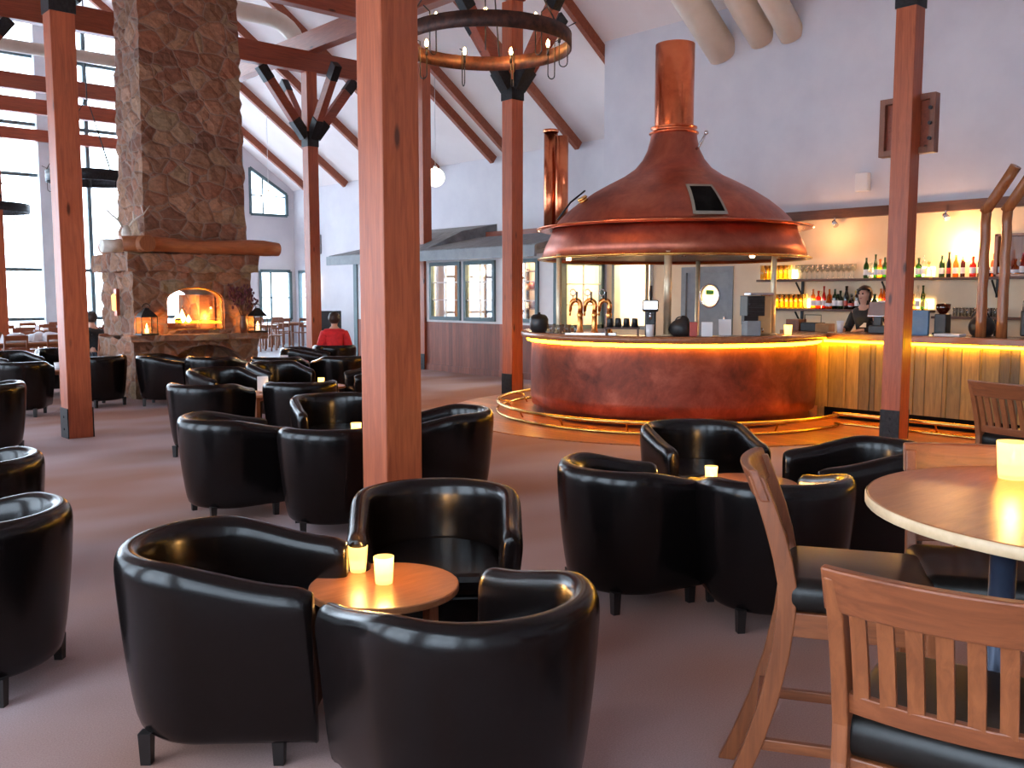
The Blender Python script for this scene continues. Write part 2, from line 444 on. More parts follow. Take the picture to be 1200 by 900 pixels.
def wall_with_holes(name, m, plane, lo, hi, thick, holes, top=None):
    """plane 'X' or 'Y': coordinate value (p), wall spans u (other axis) and z; holes = (u0,u1,z0,z1)"""
    p, sgn = plane[1], 1
    us = sorted({lo[0], hi[0], *[h[0] for h in holes], *[h[1] for h in holes]})
    zs = sorted({lo[1], hi[1], *[h[2] for h in holes], *[h[3] for h in holes]})
    bm = new_bm()
    for i in range(len(us) - 1):
        z_run = None
        for j in range(len(zs) - 1):
            uc, zc = (us[i] + us[i + 1]) / 2, (zs[j] + zs[j + 1]) / 2
            hole = any(h[0] < uc < h[1] and h[2] < zc < h[3] for h in holes)
            if hole: continue
            if plane[0] == 'X': box2(bm, (p, us[i], zs[j]), (p + thick, us[i + 1], zs[j + 1]))
            else: box2(bm, (us[i], p, zs[j]), (us[i + 1], p + thick, zs[j + 1]))
    bmesh.ops.remove_doubles(bm, verts=bm.verts, dist=1e-5)
    # drop interior coincident faces
    seen = {}
    for f in list(bm.faces):
        k = tuple(round(c, 4) for c in f.calc_center_median()); seen.setdefault(k, []).append(f)
    bmesh.ops.delete(bm, geom=[f for fs in seen.values() if len(fs) > 1 for f in fs], context='FACES_ONLY')
    return struct(name, bm, m)

# right wall behind the bar: warm lamp light painted into the lower part, white upper part
wall_with_holes('wall_right', 'cream_lit', ('X', XB), (YB, 0), (YC, 2.80), .14, [(9.2, 10.2, 0, 2.04), (10.95, 11.85, 1.02, 2.2)])
bm = new_bm(); box2(bm, (XB, YB, 2.80), (XB + .14, YC + .1, zroof(XB) + .1)); struct('wall_right', bm, 'plaster')
bm = new_bm(); box2(bm, (XB + .004, YC + .002, 0), (XR, YC + .098, 4.95)); struct('wall_right', bm, 'plaster')
wall_with_holes('wall_right', 'plaster', ('X', XR), (YC, 0), (YG, ZE + .1), .2, [(26.6, 27.3, .6, 2.35), (21.6, 23.0, .0, 2.3)])
# left wall with tall windows
lh = [(-4.2 + 3.15 * k, -4.2 + 3.15 * k + 2.3, .35, 3.6) for k in range(10)]
wall_with_holes('wall_left', 'plaster', ('X', XL - .2), (YB, 0), (YG, ZE), .2, lh)
wall_with_holes('wall_back', 'plaster', ('Y', YB - .2), (XL, 0), (XR, ZE), .2, [])
bm = new_bm(); add_prism(bm, [(XL, ZE), (XR, ZE), (XRIDGE, zroof(XRIDGE))], YB - .2, YB, 'Y'); struct('wall_back', bm, 'plaster')
# far gable, solid part
bm = new_bm(); XS = 13.45
add_prism(bm, [(XS, 0), (XR, 0), (XR, ZE + .05), (XS, zroof(XS) + .05)], YG, YG + .2, 'Y')
gw = struct('wall_far', bm, 'plaster')
c1 = new_bm(); add_prism(c1, [(13.68, 4.17), (14.95, 4.17), (14.95, 4.86), (13.68, 5.62)], YG - .3, YG + .5, 'Y')
c2 = new_bm(); box2(c2, (13.95, YG - .3, .8), (15.02, YG + .5, 2.38))
boolcut(gw, [c1, c2])

def pane(parent, a, b, m='glass'):
    bm = new_bm(); box2(bm, a, b); return obj('pane', bm, m, parent)

# left wall windows: frame + pane each
for k, (y0, y1, z0, z1) in enumerate(lh):
    bm = new_bm()
    for (ya, yb, za, zb) in ((y0, y0 + .06, z0, z1), (y1 - .06, y1, z0, z1), (y0, y1, z0, z0 + .06), (y0, y1, z1 - .06, z1), ((y0 + y1) / 2 - .03, (y0 + y1) / 2 + .03, z0, z1), (y0, y1, 2.2, 2.26)):
        box2(bm, (XL - .14, ya, za), (XL - .06, yb, zb))
    w = struct('window_%d' % (k + 1), bm, 'window_frame')
    pane(w, (XL - .105, y0 + .02, z0 + .02), (XL - .10, y1 - .02, z1 - .02))

# far glass gable: mullion grid, columns and panes
bm = new_bm()
xs = [XL + .05, .55, 2.9, 5.25, 6.5, 7.6, 8.8, 9.95, 12.3, XS - .05]
for x in xs: box2(bm, (x - .05, YG - .02, 0), (x + .05, YG + .1, min(zroof(x) - .02, 9.5)))
for z in (.05, .95, 2.3, 4.85, 6.2, 6.75, 8.0, 9.4):
    xa = max(XL, XL + (z - ZE) / SL) if z > ZE else XL
    xb = XS
    if z > ZE: xb = min(XS, XR - (z - ZE) / SL)
    box2(bm, (xa, YG - .01, z - .045), (xb, YG + .08, z + .045))
gwn = struct('window_13', bm, 'window_frame')
bm = new_bm(); add_prism(bm, [(XL, 0), (XS, 0), (XS, zroof(XS)), (XRIDGE, zroof(XRIDGE)), (XL, ZE)], YG + .055, YG + .06, 'Y'); obj('pane', bm, 'glass', gwn)
for x in (2.9, 7.6, 12.3):
    bm = new_bm(); box2(bm, (x - .14, YG - .22, 0), (x + .14, YG - .02, min(9, zroof(x) - .1))); struct('trim_1', bm, 'pale_column')
bm = new_bm(); box2(bm, (XL, YG - .35, 5.72), (10.9, YG - .1, 6.02)); struct('trim_2', bm, 'beam_x')
for x in (9.75, 6.35):
    bm = new_bm(); box2(bm, (x - .1, YG - .5, 0), (x + .1, YG - .3, 5.72)); struct('trim_2', bm, 'post')
# sloped window and lower window in the solid part of the gable
bm = new_bm()
def edge_loop_bars(pts, w, y0, y1):
    n = len(pts)
    for i in range(n):
        a, b = Vector((pts[i][0], (y0 + y1) / 2, pts[i][1])), Vector((pts[(i + 1) % n][0], (y0 + y1) / 2, pts[(i + 1) % n][1]))
        add_beam(bm, a, b, y1 - y0, w, roll=(0, 1, 0))
T = [(13.68, 4.17), (14.95, 4.17), (14.95, 4.86), (13.68, 5.62)]
edge_loop_bars(T, .09, YG - .03, YG + .05)
box2(bm, (14.1, YG, 4.17), (14.14, YG + .04, 5.35)); box2(bm, (13.68, YG, 4.75), (14.95, YG + .04, 4.79))
w = struct('window_14', bm, 'window_frame'); bm = new_bm(); add_prism(bm, T, YG + .03, YG + .035, 'Y'); obj('pane', bm, 'glass', w)
bm = new_bm(); edge_loop_bars([(13.95, .8), (15.02, .8), (15.02, 2.38), (13.95, 2.38)], .1, YG - .03, YG + .06)
box2(bm, (14.3, YG - .02, .8), (14.35, YG + .05, 2.38)); box2(bm, (13.95, YG, 1.5), (15.02, YG + .04, 1.54))
w = struct('window_15', bm, 'window_frame'); pane(w, (13.95, YG + .03, .8), (15.02, YG + .035, 2.38))
bm = new_bm()
for (ya, yb, za, zb) in ((26.55, 26.63, .55, 2.4), (27.27, 27.35, .55, 2.4), (26.55, 27.35, .55, .63), (26.55, 27.35, 2.32, 2.4)): box2(bm, (XR - .03, ya, za), (XR + .06, yb, zb))
w = struct('window_16', bm, 'window_frame'); pane(w, (XR + .03, 26.6, .6), (XR + .035, 27.3, 2.35))
# glazed double door in the eave wall
bm = new_bm()
for (ya, yb, za, zb) in ((21.6, 21.7, 0, 2.3), (22.9, 23.0, 0, 2.3), (22.25, 22.35, 0, 2.3), (21.6, 23.0, 2.2, 2.3), (21.6, 23.0, 1.0, 1.1), (21.6, 23, 0, .35)): box2(bm, (XR - .02, ya, za), (XR + .06, yb, zb))
d = struct('door_1', bm, 'white'); pane(d, (XR + .02, 21.6, .3), (XR + .025, 23, 2.3))
bm = new_bm(); add_tube(bm, [(XR - .03, 22.2, 1.0), (XR - .07, 22.2, 1.0), (XR - .07, 22.08, 1.0)], .012, 8); obj('door_handle', bm, 'steel', d)

# dark trim beam under the white upper wall
bm = new_bm(); box2(bm, (XB - .10, YB, 2.78), (XB + .02, 10.9, 2.92)); struct('trim_3', bm, 'dark_wood')
# baseboard
bm = new_bm(); box2(bm, (XR - .02, 19.0, 0), (XR, 21.5, .12)); struct('baseboard_right', bm, 'grey_paint')

# service room behind the right wall (seen through the opening and the porthole)
bm = new_bm()
box2(bm, (15.0, 8.6, 0), (15.1, 12.05, 2.6)); box2(bm, (13.44, 8.6, 0), (15.1, 8.7, 2.6)); box2(bm, (13.44, 10.55, 0), (14.2, 10.65, 2.6))
box2(bm, (13.44, 8.6, 2.6), (15.1, 12.05, 2.7)); struct('wall_kitchen', bm, 'cream_lit')
def tube_lamp(x, y, z, L, label, axis='Y'):
    t = thing('tube_lamp', label, 'lamp', (x, y, z), 0 if axis == 'Y' else pi / 2, 'tube lamps in the lit rooms')
    bm = new_bm(); add_box(bm, (0, 0, .03), (.12, L, .05)); obj('lamp_housing', bm, 'white', t, bevel=.005)
    bm = new_bm(); add_tube(bm, [(0, -L / 2 + .05, -.015), (0, L / 2 - .05, -.015)], .022, 10); obj('tube', bm, 'kitchen_lamp', t)
tube_lamp(14.2, 11.4, 2.52, 1.0, 'ceiling tube lamp in the lit room behind the round bar')
tube_lamp(14.3, 9.7, 2.52, 1.0, 'ceiling tube lamp behind the porthole door')
# porthole door
t0 = new_bm(); box2(t0, (XB + .02, 9.26, .01), (XB + .07, 10.14, 2.0))
dr = struct('door_2', t0, 'grey_paint')
c = new_bm(); add_tube(c, [(XB - .2, 9.66, 1.60), (XB + .3, 9.66, 1.60)], .19, 32)
boolcut(dr, [c])
bm = new_bm(); add_tube(bm, [(XB + .035, 9.66, 1.60), (XB + .045, 9.66, 1.60)], .19, 32); obj('pane', bm, 'glass', dr)
bm = new_bm(); add_tube(bm, [(XB + .015, 9.66 + .2 * cos(a), 1.60 + .2 * sin(a)) for a in [2 * pi * k / 32 for k in range(32)]], .018, 8, close=True); obj('porthole_rim', bm, 'steel', dr)
bm = new_bm(); box2(bm, (XB + .048, 9.60, 1.62), (XB + .052, 9.76, 1.70)); obj('notice', bm, 'leaf_green', dr)
bm = new_bm(); box2(bm, (XB + .006, 9.32, 1.05), (XB + .02, 9.36, 1.25)); obj('door_handle', bm, 'steel', dr)
bm = new_bm()
box2(bm, (XB - .03, 9.16, 0), (XB + .1, 9.26, 2.0)); box2(bm, (XB - .03, 10.14, 0), (XB + .1, 10.24, 2.0)); box2(bm, (XB - .03, 9.16, 2.0), (XB + .1, 10.24, 2.1))
struct('trim_4', bm, 'grey_paint')
bm = new_bm()
for (ya, yb, za, zb) in ((10.9, 10.97, .97, 2.25), (11.83, 11.9, .97, 2.25), (10.9, 11.9, .97, 1.04), (10.9, 11.9, 2.18, 2.25)): box2(bm, (XB - .02, ya, za), (XB + .15, yb, zb))
struct('window_17', bm, 'grey_paint')

# ================================================================== TIMBER FRAME
PX = (3.3, 10.05); NODE = 5.1
def timber_post(x, y, label, w=.25, braces=((1, 0), (-1, 0), (0, 1), (0, -1)), foot=True, top=6.2):
    t = thing('timber_post', label, 'post', (x, y, 0), 0, 'braced timber posts')
    bm = new_bm(); box2(bm, (-w / 2, -w / 2, .0), (w / 2, w / 2, top)); obj('shaft', bm, 'post', t, bevel=.008)
    if foot:
        bm = new_bm(); h = .34
        box2(bm, (-w / 2 - .012, -w / 2 - .0, .0), (-w / 2, w * .5, h)); box2(bm, (w / 2, -w / 2, 0), (w / 2 + .012, w / 2, h))
        for zz in (.1, .24): add_tube(bm, [(-w / 2 - .022, 0, zz), (w / 2 + .022, 0, zz)], .014, 8)
        obj('steel_shoe', bm, 'iron', t)
    if braces:
        bm = new_bm(); box2(bm, (-w / 2 - .01, -w / 2 - .01, NODE - .42), (w / 2 + .01, w / 2 + .01, NODE - .12))
        for dx, dy in braces:
            a = Vector((dx * w * .45, dy * w * .45, NODE - .22)); b = Vector((dx * .36, dy * .36, NODE + .10))
            add_beam(bm, a, b, .18, .20, roll=(dy, dx, 0) if True else None)
        obj('steel_bracket', bm, 'iron', t)
        for dx, dy in braces:
            a = Vector((dx * .16, dy * .16, NODE - .14)); b = Vector((dx * 1.08, dy * 1.08, 6.16))
            bm = new_bm(); add_beam(bm, a, b, .15, .19, roll=(dy, dx, 0)); br = obj('brace', bm, 'beam_x' if dx else 'beam_y', t, bevel=.005)
            bm = new_bm(); add_beam(bm, b + (a - b) * .2, b + (b - a) * .01, .16, .2, roll=(dy, dx, 0)); obj('brace_shoe', bm, 'iron', br)
    return t
timber_post(3.3, 4.8, 'thick red-brown timber post nearest the viewer, rising behind the front leather chairs', .27)
timber_post(3.3, 11.1, 'red-brown timber post on the left between the open floor and the fireplace', .26)
timber_post(10.05, 4.75, 'red-brown timber post in front of the straight bar, carrying a boxed plate high up', .22)
timber_post(10.05, 11.15, 'red-brown timber post standing just left of the copper bar, dark steel collar on top', .24)
timber_post(10.0, 17.4, 'slender far timber post right of the fireplace with braces fanning to the beams', .24)
timber_post(3.3, 17.4, 'timber post at the far left whose iron-tipped brace shows in the upper left corner', .25)
timber_post(10.0, 23.7, 'farthest timber post hidden behind the chimney, only its braces showing', .25)
timber_post(12.05, 16.2, 'tall timber post close to the grey-roofed hut wall, behind the nearest post', .22, braces=(), top=6.5)
timber_post(4.9, 21.2, 'timber post at the left edge of the picture by the dining tables', .25, braces=(), top=6.2)

def beam(label, a, b, w, h, m):
    bm = new_bm(); add_beam(bm, a, b, w, h); o = obj('roof_beam', bm, m, bevel=.01)
    return tag(o, label, 'beam', 'roof timbers')
beam('heavy horizontal tie beam running from the left edge behind the chimney over the far post', (-.6, 17.4, 6.40), (12.0, 17.4, 6.40), .2, .42, 'beam_x')
beam('dark red tie beam crossing the top edge between chimney and nearest post', (1.5, 14.25, 6.66), (10.3, 14.25, 6.66), .22, .48, 'beam_x')
beam('second horizontal tie beam on the far left, behind the left post', (-.6, 23.7, 6.48), (10.3, 23.7, 6.48), .2, .36, 'beam_x')
beam('third horizontal tie beam on the far left, just above the orange window beam', (-.6, 25.3, 6.25), (10.3, 25.3, 6.25), .2, .36, 'beam_x')
beam('tie beam above the copper bar post, out of view over the chandelier', (-.4, 11.1, 6.42), (10.2, 11.1, 6.42), .2, .42, 'beam_x')
beam('pale sunlit purlin running lengthwise over the right-hand row of posts', (10.05, 12.6, 6.80), (10.05, YG - .4, 6.80), .24, .40, 'beam_y')
beam('lengthwise purlin over the left-hand row of posts', (3.3, 12.6, 6.80), (3.3, YG - .4, 6.80), .24, .40, 'beam_y')
for k, y in enumerate((12.25, 14.6, 16.8, 17.5, 19.8, 21.9, 24.3, 26.5)):
    bm = new_bm(); off = .115
    xe = 15.15
    a = Vector((xe, y, zroof(xe) - off)); b = Vector((XRIDGE + .1, y, zroof(XRIDGE + .1) - off))
    add_beam(bm, a, b, .11, .21, roll=(0, 1, 0)); o = obj('rafter', bm, 'rafter')
    tag(o, ['dark rafter meeting the white upper wall beside the copper chimney', 'dark rafter ending above the copper pipes', 'dark rafter passing just behind the mid post under the chandelier', 'dark rafter ending left of the mid post, under the chandelier', 'dark rafter ending over the white globe lamp', 'dark rafter mostly hidden behind the nearest post', 'dark rafter ending right of the far braced post', 'farthest dark rafter, ending left of the far braced post'][k], 'rafter', 'rafters under the white ceiling')
    bm = new_bm(); a = Vector((XL + .05, y, zroof(XL + .05) - off)); b = Vector((XRIDGE - .1, y, zroof(XRIDGE - .1) - off))
    add_beam(bm, a, b, .11, .21, roll=(0, 1, 0)); o = obj('rafter', bm, 'rafter')
    tag(o, 'dark rafter on the left-hand slope of the roof, over the dining tables', 'rafter', 'rafters on the left slope')

# boxed plate on the bar-side post
t = thing('boxed_plate', 'square red-brown boxed timber plate fixed high on the post before the straight bar', 'plate', (9.99, 4.78, 3.15))
bm = new_bm()
ring_frame(bm, .125, .24, -.31, .31, 0, .63, .065)
obj('frame', bm, 'plate_wood', t, bevel=.006)
bm = new_bm(); box2(bm, (.18, -.25, .05), (.21, .25, .58)); obj('panel', bm, 'beam_x', t)
for zz in (.14, .3, .46):
    bm = new_bm(); add_tube(bm, [(.06, -.28, zz), (.09, -.28, zz)], .02, 10); obj('bolt', bm, 'iron', t)

# ducts into the white upper wall: parallel to the roof slope
for k, (y, z, r) in enumerate(((9.50, 5.62, .26), (8.74, 5.70, .22), (8.20, 5.66, .20))):
    bm = new_bm(); d = Vector((-1, 0, SL)).normalized()
    a = Vector((XB + .05, y, z + .05)); add_tube(bm, [a, a + d * 1.2, a + d * 4.2], r, 28)
    tag(obj('vent_duct', bm, 'duct'), ['widest beige duct slanting into the white wall, leftmost of the three', 'middle one of three beige ducts slanting into the white wall', 'narrowest beige duct slanting into the white wall, rightmost of the three'][k], 'duct', 'beige ducts above the bar')
# long duct with a turned-down end right of the chimney
bm = new_bm()
pts = [(6.9, 19, 7.62), (9.9, 19, 7.66)] + [(9.9 + .75 * sin(a), 19, 7.66 - .55 * (1 - cos(a))) for a in [pi / 2 * k / 6 for k in range(1, 7)]]
add_tube(bm, pts, .19, 24)
add_lathe(bm, [(.19, 0), (.24, -.06), (.26, -.06), (.26, -.09)], 24, (10.65, 19, 7.14)); 
tag(obj('vent_duct', bm, 'duct'), 'beige duct right of the chimney bending down to a flared mouth', 'duct')
bm = new_bm(); add_tube(bm, [(-.4, 20, 6.32), (8.1, 20, 6.42)], .12, 20)
tag(obj('vent_duct', bm, 'duct'), 'thin pale duct running level behind the left post', 'duct')

# copper pipes beside the hut roof
bm = new_bm(); add_tube(bm, [(14.3, 14.62, 2.5), (14.3, 14.62, 5.12)], .15, 24); add_lathe(bm, [(.165, 0), (.175, .03), (.165, .06), (0, .06)], 24, (14.3, 14.62, 5.12))
tag(obj('copper_pipe', bm, 'copper_shiny'), 'round copper pipe with a lipped top, rising left of the copper hood', 'pipe')
bm = new_bm(); add_tube(bm, [(14.3, 14.28, 2.5), (14.3, 14.28, 5.0)], .14, 24)
tag(obj('copper_pipe', bm, 'copper_shiny'), 'second copper pipe touching the lipped one on its right', 'pipe')

# ================================================================== HUT with lit windows
HX = 12.0
wins = [(14.95, 15.88), (13.86, 14.72), (12.62, 13.30)]
Z0, Z1 = 1.14, 2.24
wall_with_holes('wall_hut', 'white', ('X', HX), (12.1, 1.02), (18.9, 2.42), .1, [(a, b, Z0, Z1) for a, b in wins])
bm = new_bm(); box2(bm, (HX - .012, 12.1, 0), (HX + .09, 18.9, 1.04)); struct('wall_hut', bm, 'wainscot')
bm = new_bm(); box2(bm, (HX - .035, 12.1, 0), (HX, 18.9, .13)); struct('baseboard_hut', bm, 'wainscot')
wall_with_holes('wall_hut', 'plaster', ('Y', 12.1), (HX + .1, 0), (XB, 2.42), .08, [(12.2, 13.2, 1.02, 2.2)])
bm = new_bm(); box2(bm, (HX - .03, 12.02, 0), (HX + .12, 12.16, 2.42)); box2(bm, (HX - .03, 18.8, 0), (HX + .1, 18.95, 2.42)); struct('trim_5', bm, 'window_frame')
bm = new_bm(); box2(bm, (13.9, 12.1, 0), (14.0, 18.9, 2.42)); box2(bm, (HX + .1, 18.8, 0), (14, 18.9, 2.42)); box2(bm, (HX, 12.1, 2.42), (14, 18.9, 2.48))
struct('wall_hut', bm, 'cream_lit')
bm = new_bm(); box2(bm, (HX + .1, 12.2, .0), (13.9, 18.8, .02)); struct('floor', bm, 'cream_lit')
for k, (a, b) in enumerate(wins):
    bm = new_bm(); f = .055
    for (ya, yb, za, zb) in ((a - f, a + .02, Z0 - f, Z1 + f), (b - .02, b + f, Z0 - f, Z1 + f), (a, b, Z0 - f, Z0 + .02), (a, b, Z1 - .02, Z1 + f)): box2(bm, (HX - .045, ya, za), (HX + .03, yb, zb))
    m_ = (a + b) / 2
    w = struct('window_%d' % (18 + k), bm, 'window_frame')
    bm = new_bm(); box2(bm, (HX - .005, m_ - .012, Z0), (HX + .02, m_ + .012, Z1))
    for q in (1, 2): box2(bm, (HX - .005, a, Z0 + (Z1 - Z0) * q / 3 - .01), (HX + .02, b, Z0 + (Z1 - Z0) * q / 3 + .01))
    obj('glazing_bar', bm, 'white', w)
    pane(w, (HX + .008, a, Z0), (HX + .012, b, Z1))
bm = new_bm()
for (xa, xb, za, zb) in ((12.15, 12.23, .97, 2.25), (13.17, 13.25, .97, 2.25), (12.15, 13.25, .97, 1.05), (12.15, 13.25, 2.17, 2.25)): box2(bm, (xa, 12.06, za), (xb, 12.14, zb))
w = struct('window_21', bm, 'window_frame')
bm = new_bm(); box2(bm, (12.69, 12.08, 1.0), (12.71, 12.11, 2.2))
for q in (1, 2): box2(bm, (12.2, 12.08, 1.02 + 1.18 * q / 3), (13.2, 12.11, 1.04 + 1.18 * q / 3))
obj('glazing_bar', bm, 'white', w); pane(w, (12.2, 12.095, 1.02), (13.2, 12.1, 2.2))
# hut roof
t = thing('hut_roof', 'low grey felt roof with deep eaves over the lit hut', 'roof', (0, 0, 0))
bm = new_bm(); add_prism(bm, [(11.38, 2.40), (11.38, 2.52), (13.0, 2.86), (15.1, 3.0), (15.1, 2.86), (13.0, 2.72)], 12.02, 19.05, 'Y'); obj('roof_slab', bm, 'grey_roof', t)
bm = new_bm(); box2(bm, (11.34, 12.0, 2.30), (11.39, 19.1, 2.50)); obj('fascia', bm, 'grey_paint', t)
bm = new_bm(); add_prism(bm, [(11.38, 2.34), (12.0, 2.42), (12.0, 2.46), (11.38, 2.42)], 12.02, 19.05, 'Y'); obj('soffit', bm, 'grey_paint', t)
bm = new_bm(); add_prism(bm, [(11.6, 2.55), (13.6, 2.75), (13.6, 3.18), (12.6, 2.98)], 15.6, 18.2, 'Y'); obj('roof_gable', bm, 'grey_roof', t)
bm = new_bm(); box2(bm, (13.1, 12.1, 2.84), (13.25, 15.4, 2.97)); tag(obj('ridge_board', bm, 'beam_y'), 'reddish board lying along the hut roof', 'board')
for _p, _w in (((12.8, 15.3, 2.1), 20), ((12.8, 14.0, 2.1), 18), ((12.9, 12.9, 2.1), 40), ((14.2, 11.2, 2.2), 60), ((14.3, 9.6, 2.2), 50)): point_light('room_light', _p, _w, (1, .74, .40), .15)
tube_lamp(12.9, 15.2, 2.38, 1.2, 'ceiling tube lamp inside the hut behind its two left windows')
tube_lamp(12.9, 12.9, 2.38, 1.0, 'ceiling tube lamp inside the hut corner nearest the copper bar')

# ================================================================== FIREPLACE
def rock_block(name, lo, hi, parent, step=.09, amp=.05, cuts=None, taper=0):
    nx, ny, nz = [max(2, int((hi[i] - lo[i]) / step)) for i in range(3)]
    bm = new_bm(); box2(bm, lo, hi)
    bmesh.ops.bisect_edges(bm, edges=bm.edges, cuts=0) if False else None
    for ax, n in ((0, nx), (1, ny), (2, nz)):
        for k in range(1, n):
            co = [0, 0, 0]; no = [0, 0, 0]; co[ax] = lo[ax] + (hi[ax] - lo[ax]) * k / n; no[ax] = 1
            bmesh.ops.bisect_plane(bm, geom=bm.verts[:] + bm.edges[:] + bm.faces[:], plane_co=co, plane_no=no)
    bm.normal_update()
    for v in bm.verts:
        p = v.co.copy(); q = Vector((p.x, p.y, p.z * 1.35)) * 3.0
        d = noise.voronoi(q)[0]
        h = (min(d[1] - d[0], .35) / .35) * amp + noise.noise(p * 9) * amp * .4 - amp * .5
        n = v.normal
        v.co = p + n * h
    if taper:
        cx, cy = (lo[0] + hi[0]) / 2, (lo[1] + hi[1]) / 2
        for v in bm.verts:
            k = 1 - taper * (v.co.z - lo[2]) / (hi[2] - lo[2])
            v.co.x = cx + .03 * (1 - k) + (v.co.x - cx) * k; v.co.y = cy + (v.co.y - cy) * k
    o = obj(name, bm, 'stone', parent)
    if cuts: boolcut(o, cuts)
    for p_ in o.data.polygons: p_.use_smooth = False
    return o
def arch_poly(x0, x1, z0, zs, rise, n=14):
    cx = (x0 + x1) / 2; a = (x1 - x0) / 2
    return [(x0, z0), (x1, z0), (x1, zs)] + [(cx + a * cos(t), zs + rise * sin(t)) for t in [pi * k / n for k in range(1, n)]] + [(x0, zs)]
fp = thing('fireplace', 'tall rough fieldstone fireplace and chimney with an arched see-through hearth', 'fireplace', (6.25, 15.2, 0))
fo = Vector((6.25, 15.2, 0))
def L3(a): return (a[0] - fo.x, a[1] - fo.y, a[2])
cn = new_bm(); add_prism(cn, [(x - fo.x, z) for x, z in arch_poly(5.72, 6.95, -.1, .45, .36)], 14.0 - fo.y, 14.9 - fo.y, 'Y')
rock_block('base', L3((5.16, 14.42, 0)), L3((7.22, 16.0, .92)), fp, cuts=[cn])
bm = new_bm(); box2(bm, L3((5.02, 14.16, .90)), L3((7.28, 14.6, .99)))
bmesh.ops.subdivide_edges(bm, edges=bm.edges[:], cuts=6, use_grid_fill=True)
for v in bm.verts: v.co += Vector((noise.noise(v.co * 4), noise.noise(v.co * 5 + Vector((3, 0, 0))), noise.noise(v.co * 6))) * .02
obj('hearth_ledge', bm, 'stone', fp)
ca = new_bm(); add_prism(ca, [(x - fo.x, z) for x, z in arch_poly(5.72, 6.66, 1.05, 1.52, .22)], 13.8 - fo.y, 16.6 - fo.y, 'Y')
rock_block('hearth_block', L3((5.20, 14.48, .97)), L3((7.16, 15.9, 2.0)), fp, cuts=[ca])
rock_block('stone_course', L3((5.10, 14.36, 1.98)), L3((7.24, 16.0, 2.26)), fp, amp=.04)
rock_block('chimney', L3((5.45, 14.62, 2.24)), L3((7.16, 15.72, 10.2)), fp, step=.10, amp=.042, taper=.10)
bm = new_bm(); box2(bm, L3((5.5, 15.7, 10.0)), L3((7.1, 15.7, 10.0))) if False else None
bm.free()
bm = new_bm(); add_prism(bm, [(x - fo.x, z) for x, z in arch_poly(5.735, 6.645, 1.06, 1.52, .21)], 14.55 - fo.y, 14.556 - fo.y, 'Y'); obj('glass_door', bm, 'glass', fp)
bm = new_bm(); P = arch_poly(5.73, 6.65, 1.06, 1.52, .21)
add_tube(bm, [(x - fo.x, 14.53 - fo.y, z) for x, z in P], .014, 6, close=True); obj('door_frame', bm, 'brass', fp)
bm = new_bm(); box2(bm, L3((6.36, 14.75, 1.05)), L3((6.62, 15.6, 1.62))); obj('firebrick_side', bm, 'stone', fp)
# mantel logs
t = thing('mantel_log', 'thick peeled log lying across the front of the chimney as a mantel', 'log', (6.2, 14.36, 2.385))
bm = new_bm(); add_tube(bm, [(-1.48, 0, -.04), (-1.19, 0, -.03)], .10, 18); st_ = obj('pale_stub', bm, 'bone', t); st_['label'] = 'pale left end of the mantel log'  # left end given a paler material than the log
bm = new_bm(); ps = [(-1.2 + 2.6 * k / 10, .0, .012 * sin(k)) for k in range(11)]
add_tube(bm, ps, [.115, .12, .118, .11, .108, .105, .108, .112, .125, .13, .11], 20); obj('log', bm, 'stone_log', t)
t = thing('mantel_log', 'peeled log with a round sawn end facing out at the left corner of the mantel', 'log', (5.30, 14.16, 2.39))
bm = new_bm(); add_tube(bm, [(0, -.08, 0), (0, .4, 0), (-.03, 1.7, 0)], [.125, .125, .12], 22); obj('log', bm, 'stone_log_y', t)
bm = new_bm(); add_tube(bm, [(0, -.086, 0), (0, -.08, 0)], .118, 22); obj('sawn_end', bm, 'beech', t)

# hearth fire
t = thing('hearth_fire', 'small log fire burning inside the arched hearth', 'fire', (6.1, 14.85, 1.06))
for k, (a, b) in enumerate((((-.2, -.12, .05), (.22, .1, .06)), ((-.18, .14, .05), (.2, -.1, .05)), ((-.12, -.1, .13), (.16, .12, .14)))):
    bm = new_bm(); add_tube(bm, [a, b], .05, 10); obj('burning_log', bm, 'firewood', t)
bm = new_bm()
for (x, y, h, r) in ((-.08, 0, .16, .05), (.02, .03, .22, .06), (.1, -.03, .13, .045), (-.02, -.08, .14, .04)):
    add_lathe(bm, [(0, 0), (r * .8, .03), (r, h * .3), (r * .55, h * .65), (.001, h)], 10, (x, y, .1))
obj('flames', bm, 'flame', t)
point_light('fire_light', (6.1, 14.85, 1.35), 12, (1, .38, .08), .08)
point_light('fire_glow', (6.45, 14.7, 1.25), 7, (1, .34, .06), .06)
# stacked firewood in the lower niche
for k in range(11):
    r = .055 + .012 * (k % 3)
    row = 0 if k < 5 else (1 if k < 9 else 2)
    i = k if row == 0 else (k - 5 if row == 1 else k - 9)
    bm = new_bm(); add_tube(bm, [(0, 0, 0), (0, .32, 0)], [r, r * .95], 9)
    o = obj('firewood_log', bm, 'firewood'); o.location = (5.95 + .14 * row * .5 + i * .17, 14.5, r + row * .12 + .001)
    tag(o, 'split firewood log stacked in the dark niche under the hearth', 'firewood', 'firewood in the hearth niche')

